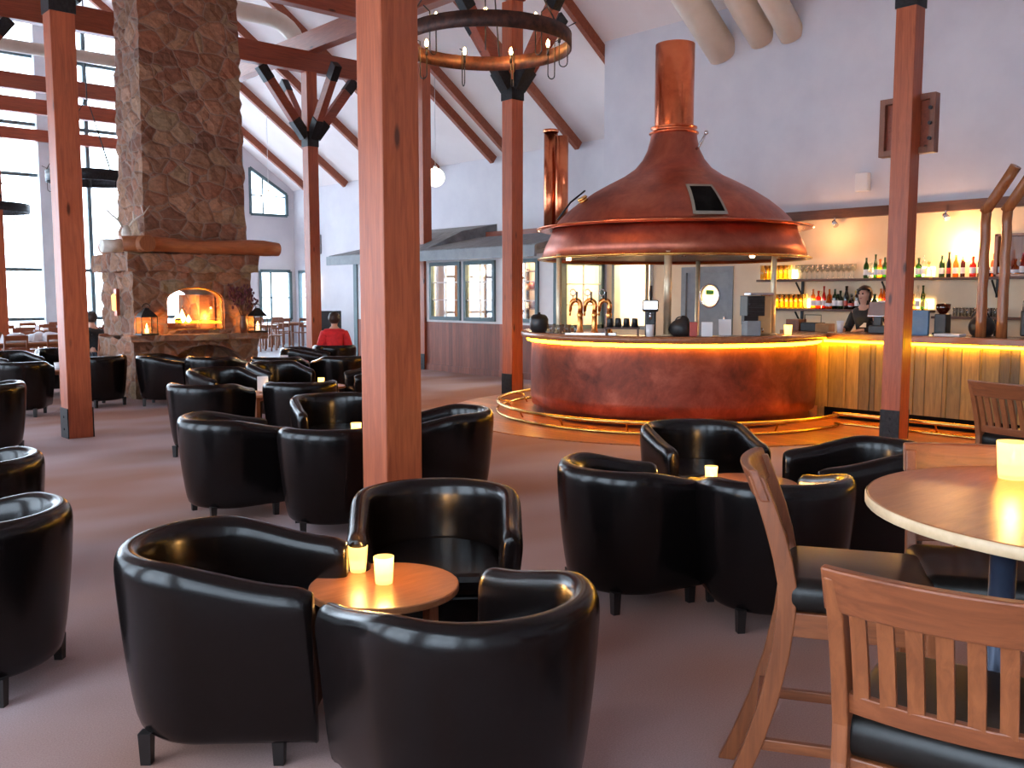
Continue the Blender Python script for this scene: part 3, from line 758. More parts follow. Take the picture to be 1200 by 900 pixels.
def lantern(x, y, z, h, label, lit=True, cols=None):
    t = thing('lantern', label, 'lantern', (x, y, z))
    s = h * .26
    bm = new_bm(); add_box(bm, (0, 0, .012), (s * 2.2, s * 2.2, .024)); obj('base', bm, 'iron', t)
    bm = new_bm()
    for sx in (-1, 1):
        for sy in (-1, 1): add_beam(bm, (sx * s, sy * s, .02), (sx * s, sy * s, h * .62), .012, .012)
    for e_ in (-1, 1): add_beam(bm, (-s, e_ * s, h * .61), (s, e_ * s, h * .61), .012, .012); add_beam(bm, (e_ * s, -s, h * .61), (e_ * s, s, h * .61), .012, .012)
    obj('frame', bm, 'iron', t)
    bm = new_bm(); add_lathe(bm, [(s * 1.5, h * .62), (s * 1.1, h * .72), (s * .5, h * .85), (s * .35, h * .9), (.0, h * .92)], 4, a0=pi / 4, a1=2 * pi + pi / 4, smooth=False); obj('roof', bm, 'iron', t)
    bm = new_bm(); add_tube(bm, [(s * .5 * cos(a), 0, h * .92 + s * .5 * sin(a)) for a in [pi * k / 8 for k in range(9)]], .006, 6); obj('ring_handle', bm, 'iron', t)
    bm = new_bm(); add_lathe(bm, [(0, .03), (.03, .03), (.03, .10), (0, .10)], 14); c = obj('candle', bm, 'wax', t)
    bm = new_bm(); add_lathe(bm, [(0, .10), (.014, .12), (.012, .14), (0, .18)], 10); obj('flame', bm, 'flame', c)
    point_light('lantern_light', (x, y - .05, z + .17), 5, (1, .40, .08), .03)
lantern(5.32, 14.3, 1.0, .46, 'black iron lantern burning on the left end of the hearth ledge')
lantern(7.16, 14.3, 1.0, .44, 'black iron lantern burning on the right end of the hearth ledge')
t = thing('dried_flowers', 'vase of dark red dried branches on the right of the hearth ledge', 'flowers', (6.92, 14.32, .99))
bm = new_bm(); add_lathe(bm, [(0, 0), (.05, 0), (.075, .12), (.05, .26), (.055, .3), (.045, .3), (.04, .26), (0, .05)], 16); obj('vase', bm, 'dark_wood', t)
bm = new_bm(); rnd = random.Random(3); tips = []
for k in range(16):
    a = rnd.uniform(0, 2 * pi); l = rnd.uniform(.1, .24); h = rnd.uniform(.5, .8)
    e = Vector((l * cos(a), l * sin(a) * .5, h)); tips.append(e); add_tube(bm, [(0, 0, .2), e * .55 + Vector((0, 0, .05)), e], .004, 5)
obj('stems', bm, 'firewood', t)
bm = new_bm()
for e in tips:
    for j in range(8):
        p = e + Vector((rnd.uniform(-.05, .05), rnd.uniform(-.04, .04), rnd.uniform(-.16, .03)))
        bmesh.ops.create_icosphere(bm, subdivisions=1, radius=rnd.uniform(.014, .026), matrix=Matrix.Translation(p) @ Matrix.Diagonal((1, .5, 1.3, 1)))
obj('leaves', bm, 'plum_leaf', t)
# antlers hung on the daylight side of the chimney
t = thing('antler_mount', 'pale antlers with a skull standing on the mantel corner at the chimney side', 'antlers', (5.18, 14.62, 2.48))
bm = new_bm(); add_lathe(bm, [(0, 0), (.06, .01), (.075, .08), (.05, .17), (.03, .2), (0, .2)], 12); obj('skull', bm, 'bone', t)
for s_ in (-1, 1):
    bm = new_bm(); add_tube(bm, [(s_ * .03, 0, .15), (s_ * .12, 0, .28), (s_ * .26, -.03, .38), (s_ * .36, -.04, .52)], [.018, .016, .012, .004], 8)
    add_tube(bm, [(s_ * .12, 0, .28), (s_ * .1, -.04, .42)], [.012, .003], 6); add_tube(bm, [(s_ * .26, -.03, .38), (s_ * .22, -.05, .52)], [.01, .003], 6); obj('antler', bm, 'bone', t)
# wall lamp on left pier of the fireplace
t = thing('wall_lamp', 'slim orange-lit wall lamp on the daylight side of the fireplace', 'lamp', (5.13, 15.0, 1.5))
bm = new_bm(); add_box(bm, (0, 0, .0), (.05, .1, .42)); obj('back_plate', bm, 'copper', t)
bm = new_bm(); add_lathe(bm, [(0, -.14), (.03, -.12), (.035, .1), (0, .14)], 12, (-.05, 0, 0)); obj('shade', bm, 'votive', t)

# ================================================================== CHANDELIERS
def chandelier(x, y, z, R, label, nb=8, lit=True, rust='rust_iron', chain_top=None, hh=.16):
    t = thing('ring_chandelier', label, 'chandelier', (x, y, z), .2, None)
    bm = new_bm(); add_lathe(bm, [(R, 0), (R, hh), (R - .018, hh), (R - .018, 0), (R, 0)], 56); obj('iron_ring', bm, rust, t)
    bm = new_bm()
    for k in range(3):
        a = 2 * pi * k / 3 + .5; add_tube(bm, [(R * .98 * cos(a), R * .98 * sin(a), hh), (.03 * cos(a), .03 * sin(a), hh + 1.5)], .009, 6)
    ct = chain_top or (zroof(x) - z)
    add_tube(bm, [(0, 0, hh + 1.5), (0, 0, ct)], .012, 6)
    obj('hanging_rod', bm, 'iron', t)
    for k in range(nb):
        a = 2 * pi * k / nb + .3
        c, s = cos(a), sin(a)
        bm = new_bm()
        # hook: runs over the ring and hangs below as a long U
        pts = [((R - .13) * c, (R - .13) * s, hh * .3), ((R - .13) * c, (R - .13) * s, -.16)]
        for q in range(1, 7):
            th = pi * q / 7; rad = .045
            rr_ = R - .13 + rad - rad * cos(th); pts.append((rr_ * c, rr_ * s, -.16 - rad * sin(th)))
        pts += [((R - .04) * c, (R - .04) * s, -.16), ((R - .04) * c, (R - .04) * s, hh + .05), ((R + .05) * c, (R + .05) * s, hh + .09)]
        add_tube(bm, pts, .007, 6); h = obj('hook', bm, 'iron', t)
        bm = new_bm(); px, py = (R - .13) * c, (R - .13) * s
        add_lathe(bm, [(0, 0), (.016, 0), (.016, .09), (.0, .09)], 10, (px, py, hh * .3)); obj('candle_holder', bm, 'iron', h)
        if lit:
            bm = new_bm(); add_lathe(bm, [(0, .09), (.014, .10), (.021, .125), (.015, .155), (0, .18)], 10, (px, py, hh * .3)); obj('candle_bulb', bm, 'bulb', h)
    return t
chandelier(6.7, 7.85, 4.26, .92, 'large rusty iron ring chandelier with lit candle bulbs, top centre before the mid post', 9)
for k in range(4):
    a = 2 * pi * k / 4 + .6
    point_light('chandelier_light', (6.7 + .72 * cos(a), 7.85 + .72 * sin(a), 4.42), 4, (1, .45, .14), .05)
chandelier(6.6, 20.6, 3.95, .85, 'dark iron ring chandelier hanging before the windows, between left post and chimney', 8, False, 'iron', hh=.22)
chandelier(4.75, 21.4, 3.3, .85, 'lower dark iron ring chandelier at the far left edge before the windows', 8, False, 'iron', hh=.17)
def globe(x, y, z, r, label):
    t = thing('globe_pendant', label, 'lamp', (x, y, z))
    bm = new_bm(); bmesh.ops.create_uvsphere(bm, u_segments=24, v_segments=16, radius=r); obj('globe', bm, 'globe', t, smooth=True)
    bm = new_bm(); add_lathe(bm, [(.0, r + .05), (.04, r + .05), (.05, r - .01), (0, r - .01)], 14); add_tube(bm, [(0, 0, r), (0, 0, zroof(x) - z - .02)], .006, 6); obj('cord_and_cap', bm, 'white', t)
globe(13.0, 17.05, 4.28, .21, 'glowing white globe lamp hanging right of the nearest post')
globe(12.6, 24.3, 4.35, .17, 'smaller glowing globe lamp beside the far braced post')
t = thing('wall_lamp', 'bright white wall lamp on the far wall left of the far post', 'lamp', (15.1, 26.2, 1.9))
bm = new_bm(); add_lathe(bm, [(0, -.3), (.1, -.26), (.13, 0), (.1, .26), (0, .3)], 18); obj('shade', bm, 'globe', t)
bm = new_bm(); add_box(bm, (.06, 0, 0), (.06, .08, .3)); obj('bracket', bm, 'steel', t)

# pictures on the far right-hand wall
def picture(y, z, w, h, label, m='picture', x=XR):
    t = thing('framed_picture', label, 'picture', (x, y, z))
    bm = new_bm(); 
    ring_frame(bm, -.04, 0, -w / 2, w / 2, -h / 2, h / 2, .03)
    obj('frame', bm, 'grey_paint', t)
    bm = new_bm(); box2(bm, (-.02, -w / 2, -h / 2), (-.005, w / 2, h / 2)); obj('print', bm, m, t)
picture(22.3, 3.0, 1.25, .75, 'wide grey picture on the far wall above the glazed door')
picture(26.0, 3.2, .25, .6, 'small narrow picture on the far wall left of the far post', 'plate_wood')
bm = new_bm(); add_box(bm, (XB - .05, 6.89, 3.29), (.1, .2, .27)); tag(obj('wall_speaker', bm, 'white', bevel=.012), 'small white box fixed on the upper white wall right of the hood', 'speaker')

# ================================================================== ROUND COPPER BAR
cx, cy = CB
AJ = radians(-64.6)          # where the round counter meets the straight one
A0, A1 = radians(100), radians(328)
t = thing('round_bar', 'round copper-clad bar counter with a glowing amber strip under its wooden top', 'bar counter', (cx, cy, 0))
bm = new_bm()
add_lathe(bm, [(1.80, .0), (1.86, .0), (1.86, .13), (1.925, .14), (1.94, .3), (1.93, .98), (1.94, 1.03), (1.80, 1.03), (1.80, .0)], 72, a0=A0, a1=A1, capends=True)
obj('copper_front', bm, 'copper_counter', t)
bm = new_bm(); add_lathe(bm, [(1.62, 1.045), (2.05, 1.045), (2.075, 1.06), (2.075, 1.11), (2.06, 1.125), (1.62, 1.125), (1.62, 1.045)], 72, a0=A0, a1=A1, capends=True); obj('counter_top', bm, 'bar_top', t)
bm = new_bm(); pts = [(1.965 * cos(A0 + (A1 - A0) * k / 60), 1.985 * sin(A0 + (A1 - A0) * k / 60), 1.015) for k in range(61)]
add_tube(bm, pts, .021, 8); obj('led_strip', bm, 'led', t)
bm = new_bm(); add_lathe(bm, [(1.3, .85), (1.84, .85), (1.84, .88), (1.3, .88), (1.3, .85)], 48, a0=A0, a1=A1, capends=True); obj('work_shelf', bm, 'steel', t)
# straight bar
t = thing('straight_bar', 'long straight bar counter clad in weathered boards with an amber strip under the top', 'bar counter', (11.1, 3, 0))
o3 = Vector((11.1, 3, 0))
bm = new_bm(); box2(bm, (0, -4.5, .16), (.08, 3.33, 1.04)); box2(bm, (.06, -4.5, 0), (.10, 3.33, .18)); obj('board_front', bm, 'barn_boards', t)
bm = new_bm(); rnd = random.Random(5); y = -4.4
while y < 3.1:
    box2(bm, (-.018, y, .17), (0, y + .035, 1.02)); y += rnd.uniform(.25, .5)
obj('batten', bm, 'barn_boards', t)
bm = new_bm(); box2(bm, (-.1, -4.5, 1.045), (.6, 3.22, 1.125)); obj('counter_top', bm, 'bar_top', t, bevel=.01)
bm = new_bm(); add_tube(bm, [(-.045, -4.4, 1.022), (-.045, 3.2, 1.022)], .016, 8); obj('led_strip', bm, 'led', t)
bm = new_bm(); box2(bm, (.05, -4.5, 0), (.06, 3.22, .16)); obj('kick_board', bm, 'pitch', t)
# brass foot rail
t = thing('foot_rail', 'polished brass foot rail curving round the copper bar and along the straight one', 'rail', (cx, cy, 0))
RX = 10.62
pts = [(2.40 * cos(a), 2.40 * sin(a)) for a in [radians(100) + (radians(276) - radians(100)) * k / 60 for k in range(61)]]
pts += [(RX - cx - .06, 5.86 - cy - .1), (RX - cx, 5.6 - cy), (RX - cx, -1.5 - cy)]
bm = new_bm(); add_tube(bm, [(p[0], p[1], .15) for p in pts], .024, 10); obj('upper_tube', bm, 'brass', t)
bm = new_bm(); add_tube(bm, [(p[0] * 1.005, p[1] * 1.005, .028) for p in pts], .018, 8); obj('lower_tube', bm, 'brass', t)
for k in list(range(4, 60, 8)) + [62]:
    p = pts[k] if k < 61 else (RX - cx, 4.6 - cy)
    q = Vector((p[0], p[1])).normalized() if k < 61 else Vector((-1, 0))
    bm = new_bm(); add_tube(bm, [(p[0], p[1], .15), (p[0] - q.x * .14, p[1] - q.y * .14, .13), (p[0] - q.x * .2, p[1] - q.y * .2, .014)], .011, 8); obj('bracket', bm, 'brass', t)

# ------------------------------------------------------------------ the copper hood
HP = [(1.80, 2.10), (1.74, 2.28), (1.66, 2.44), (1.645, 2.50)]
DP = [(1.62, 2.53), (1.56, 2.62), (1.44, 2.74), (1.28, 2.87), (1.08, 3.00), (.88, 3.11), (.68, 3.21), (.52, 3.32), (.42, 3.44), (.355, 3.57), (.32, 3.70), (.305, 3.79)]
hood = thing('copper_hood', 'huge copper brewing-kettle hood with a tall chimney above the round bar', 'hood', (cx, cy, 0))
bm = new_bm(); add_lathe(bm, HP + [(1.60, 2.50), (1.62, 2.44), (1.70, 2.28), (1.76, 2.10), (1.80, 2.10)], 96); obj('skirt', bm, 'copper', hood)
bm = new_bm(); add_lathe(bm, [(1.62, 2.52), (1.80, 2.485), (1.86, 2.50), (1.865, 2.515), (1.80, 2.52), (1.64, 2.56), (1.60, 2.55)], 96); obj('flange', bm, 'copper_shiny', hood)
bm = new_bm(); add_lathe(bm, [(1.78, 2.085), (1.845, 2.09), (1.85, 2.11), (1.80, 2.125), (1.76, 2.12), (1.78, 2.085)], 96); obj('brass_rim', bm, 'brass', hood)
bm = new_bm(); add_lathe(bm, DP, 96)
obj('dome', bm, 'copper', hood)
bm = new_bm(); add_lathe(bm, [(1.76, 2.13), (.6, 2.17), (0, 2.17)], 64); obj('underside', bm, 'dark_wood', hood)  # brown tone puts the orange light under the hood into the colour
bm = new_bm(); add_lathe(bm, [(.30, 3.775), (.335, 3.79), (.335, 3.805), (.295, 3.82), (.285, 3.84), (.315, 3.86), (.315, 3.875), (.27, 3.89)], 48); obj('collar', bm, 'copper_shiny', hood)
bm = new_bm(); add_lathe(bm, [(.262, 3.86), (.262, 4.97), (.25, 4.975), (.245, 4.96), (.245, 3.9)], 48); add_lathe(bm, [(.245, 4.2), (0, 4.2)], 24); obj('chimney_pipe', bm, 'copper_shiny', hood)
def dome_r(z):
    for (r0, z0), (r1, z1) in zip(DP, DP[1:]):
        if z0 <= z <= z1: return r0 + (r1 - r0) * (z - z0) / (z1 - z0)
    return DP[-1][0]
ahead = atan2(-cy, -cx)   # direction towards the room centre / camera side
def patch(am, half0, half1, z0, z1, off, n=10):
    bm = new_bm(); g = []
    for j in range(n + 1):
        z = z0 + (z1 - z0) * j / n; hf = half0 + (half1 - half0) * j / n; r = dome_r(z)
        w = hf / r; g.append([bm.verts.new(((r + off) * cos(am + w * (2 * i / n - 1)), (r + off) * sin(am + w * (2 * i / n - 1)), z + off * .8)) for i in range(n + 1)])
    for j in range(n):
        for i in range(n): f = bm.faces.new((g[j][i], g[j][i + 1], g[j + 1][i + 1], g[j + 1][i])); f.smooth = True
    return bm
AH = ahead + .29
h = obj('hatch_frame', patch(AH, .22, .17, 2.575, 2.985, .012), 'olive', hood)
obj('hatch_dark', patch(AH, .18, .135, 2.61, 2.95, .018), 'pitch', hood)  # black sheet painted over the uncut dome for the dark inside
a = ahead + .95
bm = new_bm(); p = Vector((.36 * cos(a), .36 * sin(a), 3.55)); q = p + Vector((.16 * cos(a), .16 * sin(a), .20))
add_tube(bm, [p, p + Vector((.05 * cos(a), .05 * sin(a), .03)), q], .016, 10); bmesh.ops.create_uvsphere(bm, u_segments=12, v_segments=8, radius=.03, matrix=Matrix.Translation(q)); obj('lever', bm, 'steel', hood)
a = ahead - 1.05
bm = new_bm(); p = Vector((1.33 * cos(a), 1.33 * sin(a), 2.84)); d_ = Vector((.5 * cos(a), .5 * sin(a), .8)).normalized(); add_tube(bm, [p, p + d_ * .04], .06, 16); add_tube(bm, [p + d_ * .04, p + d_ * .07], [.075, .06], 16); obj('valve_cap', bm, 'brass', hood)
a = ahead - 1.28
bm = new_bm(); add_tube(bm, [(1.6 * cos(a), 1.6 * sin(a), 2.62), (1.42 * cos(a), 1.42 * sin(a), 2.86), (1.22 * cos(a), 1.22 * sin(a), 3.02)], .012, 8); obj('guide_rod', bm, 'iron', hood)
for k, a in enumerate((ahead - 1.25, ahead - .7, ahead + .1, ahead + .75, ahead + 1.2)):
    bm = new_bm(); add_lathe(bm, [(0, 0), (.03, 0), (.035, .05), (.02, .07), (0, .07)], 12, (1.45 * cos(a), 1.45 * sin(a), 2.08)); obj('spotlight', bm, 'sconce_glow' if k in (0, 3) else 'steel', hood)
# poles carrying the hood
for k, (px, py, r) in enumerate(((8.47, 8.50, .034), (11.35, 9.43, .028), (8.80, 6.99, .046), (11.75, 8.75, .033), (10.02, 6.32, .034))):
    bm = new_bm(); add_tube(bm, [(px, py, 1.126), (px, py, 2.14)] if k not in (1, 3) else [(px, py, 0.02), (px, py, 2.14)], r, 16)
    add_lathe(bm, [(r, 0), (r + .025, 0), (r + .025, .012), (r, .02)], 16, (px, py, 1.126 if k not in (1, 3) else .02))
    o = obj('hood_pole', bm, 'pale_brass'); tag(o, ['brass pole beside the beer taps holding the hood', 'thin pole behind the bar right of the cup tray', 'thick pale pole rising behind the black tap', 'thin pole in front of the grey porthole door', 'pole right of the dispenser next to the candle'][k], 'pole', 'poles holding the copper hood')

# ------------------------------------------------------------------ things on the round bar
ZT = 1.126
def ring_pos(deg, r): return (cx + r * cos(radians(deg)), cy + r * sin(radians(deg)))
t = thing('beer_tap', 'copper beer font with three swan-neck taps on the left of the round bar', 'beer tap', (8.40, 7.86, ZT), ahead)
bm = new_bm(); add_box(bm, (0, 0, .012), (.26, .62, .024)); obj('drip_tray', bm, 'steel', t)
for k in range(3):
    yy = -.18 + .18 * k
    bm = new_bm(); add_lathe(bm, [(.055, .02), (.05, .03), (.036, .06), (.032, .22), (.042, .25), (.03, .27)], 16, (0, yy + .04, 0))
    add_tube(bm, [(0, yy + .04, .26), (0, yy + .045, .33)] + [(0, yy - .015 + .06 * cos(q), .36 + .065 * sin(q)) for q in [pi * i / 8 for i in range(9)]] + [(0, yy - .08, .29)], [.030] * 9 + [.027, .022, .018], 12)
    c = obj('swan_neck', bm, 'tap_gold', t)
    bm = new_bm(); add_tube(bm, [(0, yy - .08, .30), (0, yy - .085, .23)], .012, 8); obj('nozzle', bm, 'brass', c)
    bm = new_bm(); add_tube(bm, [(.03, yy + .0, .42), (.03, yy + .0, .53)], [.01, .014], 8); obj('tap_handle', bm, 'black', c)
    bm = new_bm(); add_tube(bm, [(.0, yy - .05 + .035 * cos(q), .52 + .04 * sin(q)) for q in [2 * pi * i / 14 for i in range(14)]], .007, 6, close=True); add_tube(bm, [(0, yy - .05, .42), (0, yy - .05, .48)], .006, 6); obj('tap_badge', bm, 'steel', c)

def lathe_obj(name, prof, m, loc, label, cat, group=None, n=18):
    bm = new_bm(); add_lathe(bm, prof, n); o = obj(name, bm, m); o.location = loc; return tag(o, label, cat, group)
TUMB = [(0, 0), (.032, 0), (.038, .11), (.035, .11), (.030, .008), (0, .008)]
proto = None
for k in range(9):
    a = 148 + (k % 5) * 5.5 + (1 if k > 4 else 0); x, y = ring_pos(a + 10, 1.86 if k < 5 else 1.74)
    if proto is None: proto = lathe_obj('beer_glass', TUMB, 'clear_glass', (x, y, ZT), 'clear tumbler in the cluster behind the left hood pole', 'glass', 'clear tumblers by the beer taps'); continue
    o = proto.copy(); COL.objects.link(o); o.location = (x, y, ZT)
t = thing('black_pot', 'round black pot with a lid knob at the left end of the round bar', 'pot', (8.42, 8.82, ZT))
bm = new_bm(); add_lathe(bm, [(0, 0), (.09, 0), (.12, .05), (.125, .17), (.11, .2), (.10, .2), (.09, .05), (0, .04)], 22); obj('body', bm, 'black', t)
bm = new_bm(); add_lathe(bm, [(.115, .2), (.08, .23), (.02, .24), (.02, .26), (0, .265)], 22); obj('lid', bm, 'black', t)
t = thing('cup_tray', 'wooden tray on the round bar holding upturned black cups', 'tray', (8.48, 7.42, ZT), ahead)
bm = new_bm(); add_box(bm, (0, 0, .09), (.2, .42, .02)); 
for sy in (-1, 1): add_box(bm, (0, sy * .19, .05), (.18, .02, .1))
obj('rack', bm, 'dark_wood', t)
cp = None
for k in range(4):
    bm = new_bm() ; loc = Vector((8.48, 7.42, ZT + .1)) + Matrix.Rotation(ahead, 3, 'Z') @ Vector((0, -.15 + .1 * k, 0))
    if cp is None: cp = lathe_obj('coffee_cup', [(0, .11), (.03, .11), (.035, .1), (.043, 0), (.039, 0), (.03, .095), (0, .1)], 'black', loc, 'black cup standing upside down on the wooden tray of the round bar', 'cup', 'black cups on the tray')
    else: o = cp.copy(); COL.objects.link(o); o.location = loc
    bm.free()
t = thing('tap_tower', 'black tap tower with a lit badge and tall lever, centre of the round bar', 'beer tap', (8.62, 7.10, ZT), ahead)
bm = new_bm(); add_box(bm, (0, 0, .16), (.12, .13, .32)); add_box(bm, (.0, 0, .36), (.16, .19, .14)); obj('tower', bm, 'black', t, bevel=.02)
bm = new_bm(); add_box(bm, (.083, 0, .37), (.006, .16, .09)); obj('badge', bm, 'screen', t)
bm = new_bm(); add_tube(bm, [(.0, 0, .43), (-.01, 0, .5), (-.02, 0, .6)], [.012, .02, .016], 10); obj('lever', bm, 'black', t)
bm = new_bm(); add_tube(bm, [(.06, 0, .28), (.12, 0, .26), (.12, 0, .2)], .014, 8); obj('spout', bm, 'steel', t)
bm = new_bm(); add_lathe(bm, [(0, 0), (.045, 0), (.05, .14), (.046, .14), (.04, .01), (0, .01)], 14, (.13, 0, 0)); obj('cup', bm, 'white', t)
def small_box(name, label, cat, x, y, s, m, rz=ahead, z=ZT, bev=.006):
    bm = new_bm(); add_box(bm, (0, 0, s[2] / 2), s); o = obj(name, bm, m, bevel=bev); o.location = (x, y, z); o.rotation_euler = (0, 0, rz); return tag(o, label, cat)
# slumped black bag
t = thing('black_bag', 'slumped black bag right of the black tap tower', 'bag', (8.86, 6.96 - .12, ZT), ahead)
bm = new_bm(); bmesh.ops.create_uvsphere(bm, u_segments=18, v_segments=12, radius=.13)
for v in bm.verts:
    v.co.z = max(v.co.z * (.95 + .3 * (v.co.y > 0)), -.08); v.co.x *= .7; v.co += Vector((0, 0, .08)) + noise.noise_vector(v.co * 9) * .02
obj('body', bm, 'black', t, smooth=True)
bm = new_bm(); add_tube(bm, [(0, .06 * cos(q), .17 + .06 * sin(q)) for q in [pi * i / 8 for i in range(9)]], .008, 6); obj('strap', bm, 'black', t)
small_box('red_carton', 'orange-red carton just right of the black bag', 'box', 8.93, 6.70, (.07, .09, .17), 'red_plastic')
small_box('napkin_box', 'plain white box on the round bar before the grey door frame', 'box', 9.06, 6.60, (.10, .13, .17), 'white')
t = thing('menu_holder', 'white paper menu standing upright on the round bar', 'menu', (9.28, 6.50, ZT), ahead + .2)
bm = new_bm(); add_box(bm, (0, 0, .006), (.07, .14, .012)); obj('foot', bm, 'steel', t)
bm = new_bm(); add_box(bm, (0, 0, .105), (.006, .15, .19), Matrix.Rotation(-.12, 3, 'Y')); obj('card', bm, 'screen' if False else 'white', t)
t = thing('drinks_dispenser', 'dark drinks dispenser with a grey drip base on the round bar', 'dispenser', (9.62, 6.36, ZT), ahead + .3)
bm = new_bm(); add_box(bm, (0, 0, .09), (.18, .18, .18)); obj('base', bm, 'grey_paint', t, bevel=.01)
bm = new_bm(); add_box(bm, (.02, 0, .36), (.24, .22, .24)); add_box(bm, (-.05, 0, .2), (.1, .18, .14))
for q in range(4): add_box(bm, (.145, 0, .28 + .05 * q), (.012, .2, .03))
obj('head', bm, 'black', t, bevel=.012)
t = thing('juice_tank', 'pale amber upright drinks tank beside the dark dispenser', 'dispenser', (9.86, 6.42, ZT), ahead + .35)
bm = new_bm(); add_box(bm, (0, 0, .24), (.16, .30, .48)); obj('tank', bm, mat('amber_tank_plastic', (.62, .46, .24), (.52, .38, .2), 3, .3), t, bevel=.03)
bm = new_bm(); add_box(bm, (0, 0, .5), (.17, .31, .03)); obj('lid', bm, 'steel', t, bevel=.006)
bm = new_bm(); add_tube(bm, [(.08, 0, .08), (.13, 0, .08), (.13, 0, .04)], .012, 8); obj('spigot', bm, 'steel', t)
# ------------------------------------------------------------------ candles
def votive(x, y, z, h=.1, r=.042, label='', power=1.1, group=None, lit=True, name='candle_jar'):
    t = thing(name, label, 'candle', (x, y, z), 0, group)
    bm = new_bm(); add_lathe(bm, [(0, 0), (r * .8, 0), (r * .84, .006), (r, h), (r - .004, h), (r * .8, .012), (0, .012)], 24); obj('glass_jar', bm, 'votive', t)
    bm = new_bm(); add_lathe(bm, [(0, .013), (r * .72, .013), (r * .76, h * .5), (r * .3, h * .47), (0, h * .46)], 20); w = obj('wax', bm, 'wax', t)
    bm = new_bm(); add_lathe(bm, [(0, h * .47), (.006, h * .54), (.005, h * .66), (0, h * .8)], 8); obj('flame', bm, 'flame', w)
    point_light('candle_light', (x, y, z + h + .03), power, (1, .52, .16), .02)
    return t
votive(10.18, 6.20, ZT, .12, .05, 'lit candle jar at the right end of the round bar top', .8)
# ------------------------------------------------------------------ things on the straight bar
small_box('condiment_crate', 'red-brown wooden crate on the bar right of the bar candle', 'crate', 11.4, 6.82, (.2, .2, .16), 'plate_wood', 0)
t = thing('bottle_caddy', 'black wire-sided caddy filled with dark bottles on the straight bar', 'caddy', (11.42, 6.58, ZT), 0)
bm = new_bm(); add_box(bm, (0, 0, .06), (.2, .26, .12)); obj('tray', bm, 'black', t, bevel=.01)
bm = new_bm(); add_tube(bm, [(0, -.12, .1), (0, -.12, .22), (0, .12, .22), (0, .12, .1)], .006, 6); obj('handle', bm, 'iron', t)
small_box('card_box', 'low orange-brown cardboard box on the straight bar', 'box', 11.35, 6.36, (.16, .2, .11), 'cardboard', 0)
lathe_obj('paper_cup', [(0, 0), (.035, 0), (.048, .15), (.045, .15), (.032, .01), (0, .01)], 'cloth_white', (11.38, 6.16, ZT), 'white paper cup between the cardboard box and the barmaid', 'cup')
t = thing('card_terminal', 'chrome and black card terminal raised in front of the barmaid', 'till', (11.42, 5.66, ZT), pi + .2)
bm = new_bm(); add_box(bm, (0, 0, .05), (.16, .2, .1)); add_box(bm, (0, 0, .18), (.08, .1, .2)); obj('stand', bm, 'black', t, bevel=.01)
bm = new_bm(); add_box(bm, (.02, 0, .3), (.05, .24, .2), Matrix.Rotation(-.35, 3, 'Y')); obj('display_back', bm, 'steel', t, bevel=.01)
small_box('menu_board_small', 'light blue menu card block standing just right of the barside post', 'menu', 11.3, 5.06, (.05, .2, .3), 'blue_card', 0)
t = thing('coffee_grinder', 'black coffee grinder with a brown hopper on the straight bar', 'grinder', (11.45, 4.86, ZT), pi)
bm = new_bm(); add_box(bm, (0, 0, .13), (.16, .14, .26)); add_box(bm, (.08, 0, .02), (.14, .13, .03)); obj('body', bm, 'black', t, bevel=.012)
bm = new_bm(); add_lathe(bm, [(.04, .26), (.08, .32), (.085, .38), (0, .39)], 16); obj('hopper', bm, 'brown_glass', t)
small_box('tray_stack', 'flat white tray lying on the straight bar', 'tray', 11.25, 4.68, (.2, .3, .03), 'white', 0)
t = thing('black_helmet_bag', 'rounded black holdall on the straight bar left of the log posts', 'bag', (11.5, 4.42, ZT), 0)
bm = new_bm(); bmesh.ops.create_uvsphere(bm, u_segments=18, v_segments=12, radius=.15)
for v in bm.verts: v.co.z = max(v.co.z, -.11) + .11; v.co.x *= .8
obj('body', bm, 'black', t, smooth=True)
bm = new_bm(); add_tube(bm, [(-.05, .1 * cos(q), .22 + .08 * sin(q)) for q in [pi * i / 8 for i in range(9)]], .01, 6); obj('handle', bm, 'black', t)
t = thing('espresso_machine', 'black espresso machine with a raised cup rail at the right end of the bar', 'coffee machine', (11.55, 3.7, ZT), 0)
bm = new_bm(); add_box(bm, (0, 0, .17), (.4, .5, .3)); obj('body', bm, 'black', t, bevel=.02)
bm = new_bm(); 
for p, q in (((-.18, -.24, .32), (-.18, .24, .32)),): pass
add_tube(bm, [(-.18, -.23, .32), (-.18, -.23, .42), (-.18, .23, .42), (-.18, .23, .32)], .008, 6); obj('cup_rail', bm, 'steel', t)
# log posts on the bar and their braces
for k, (x, y) in enumerate(((11.32, 4.36), (11.32, 4.13))):
    t = thing('log_post', ['varnished log post standing on the bar, left one of the pair', 'varnished log post standing on the bar, right one of the pair'][k], 'post', (x, y, ZT))
    bm = new_bm(); add_tube(bm, [(.004 * sin(q * 2 + k), .006 * sin(q * 3), 1.5 * q / 8) for q in range(9)], [.06, .057, .058, .055, .056, .054, .055, .053, .054], 14); obj('log', bm, 'log_post', t)
    bm = new_bm(); add_tube(bm, [(.0, .02, 1.44), (-.02, -.08, 1.58), (-.05, -.22, 1.78), (-.07, -.32, 1.93)], .062, 14); obj('log_brace', bm, 'log_post', t)

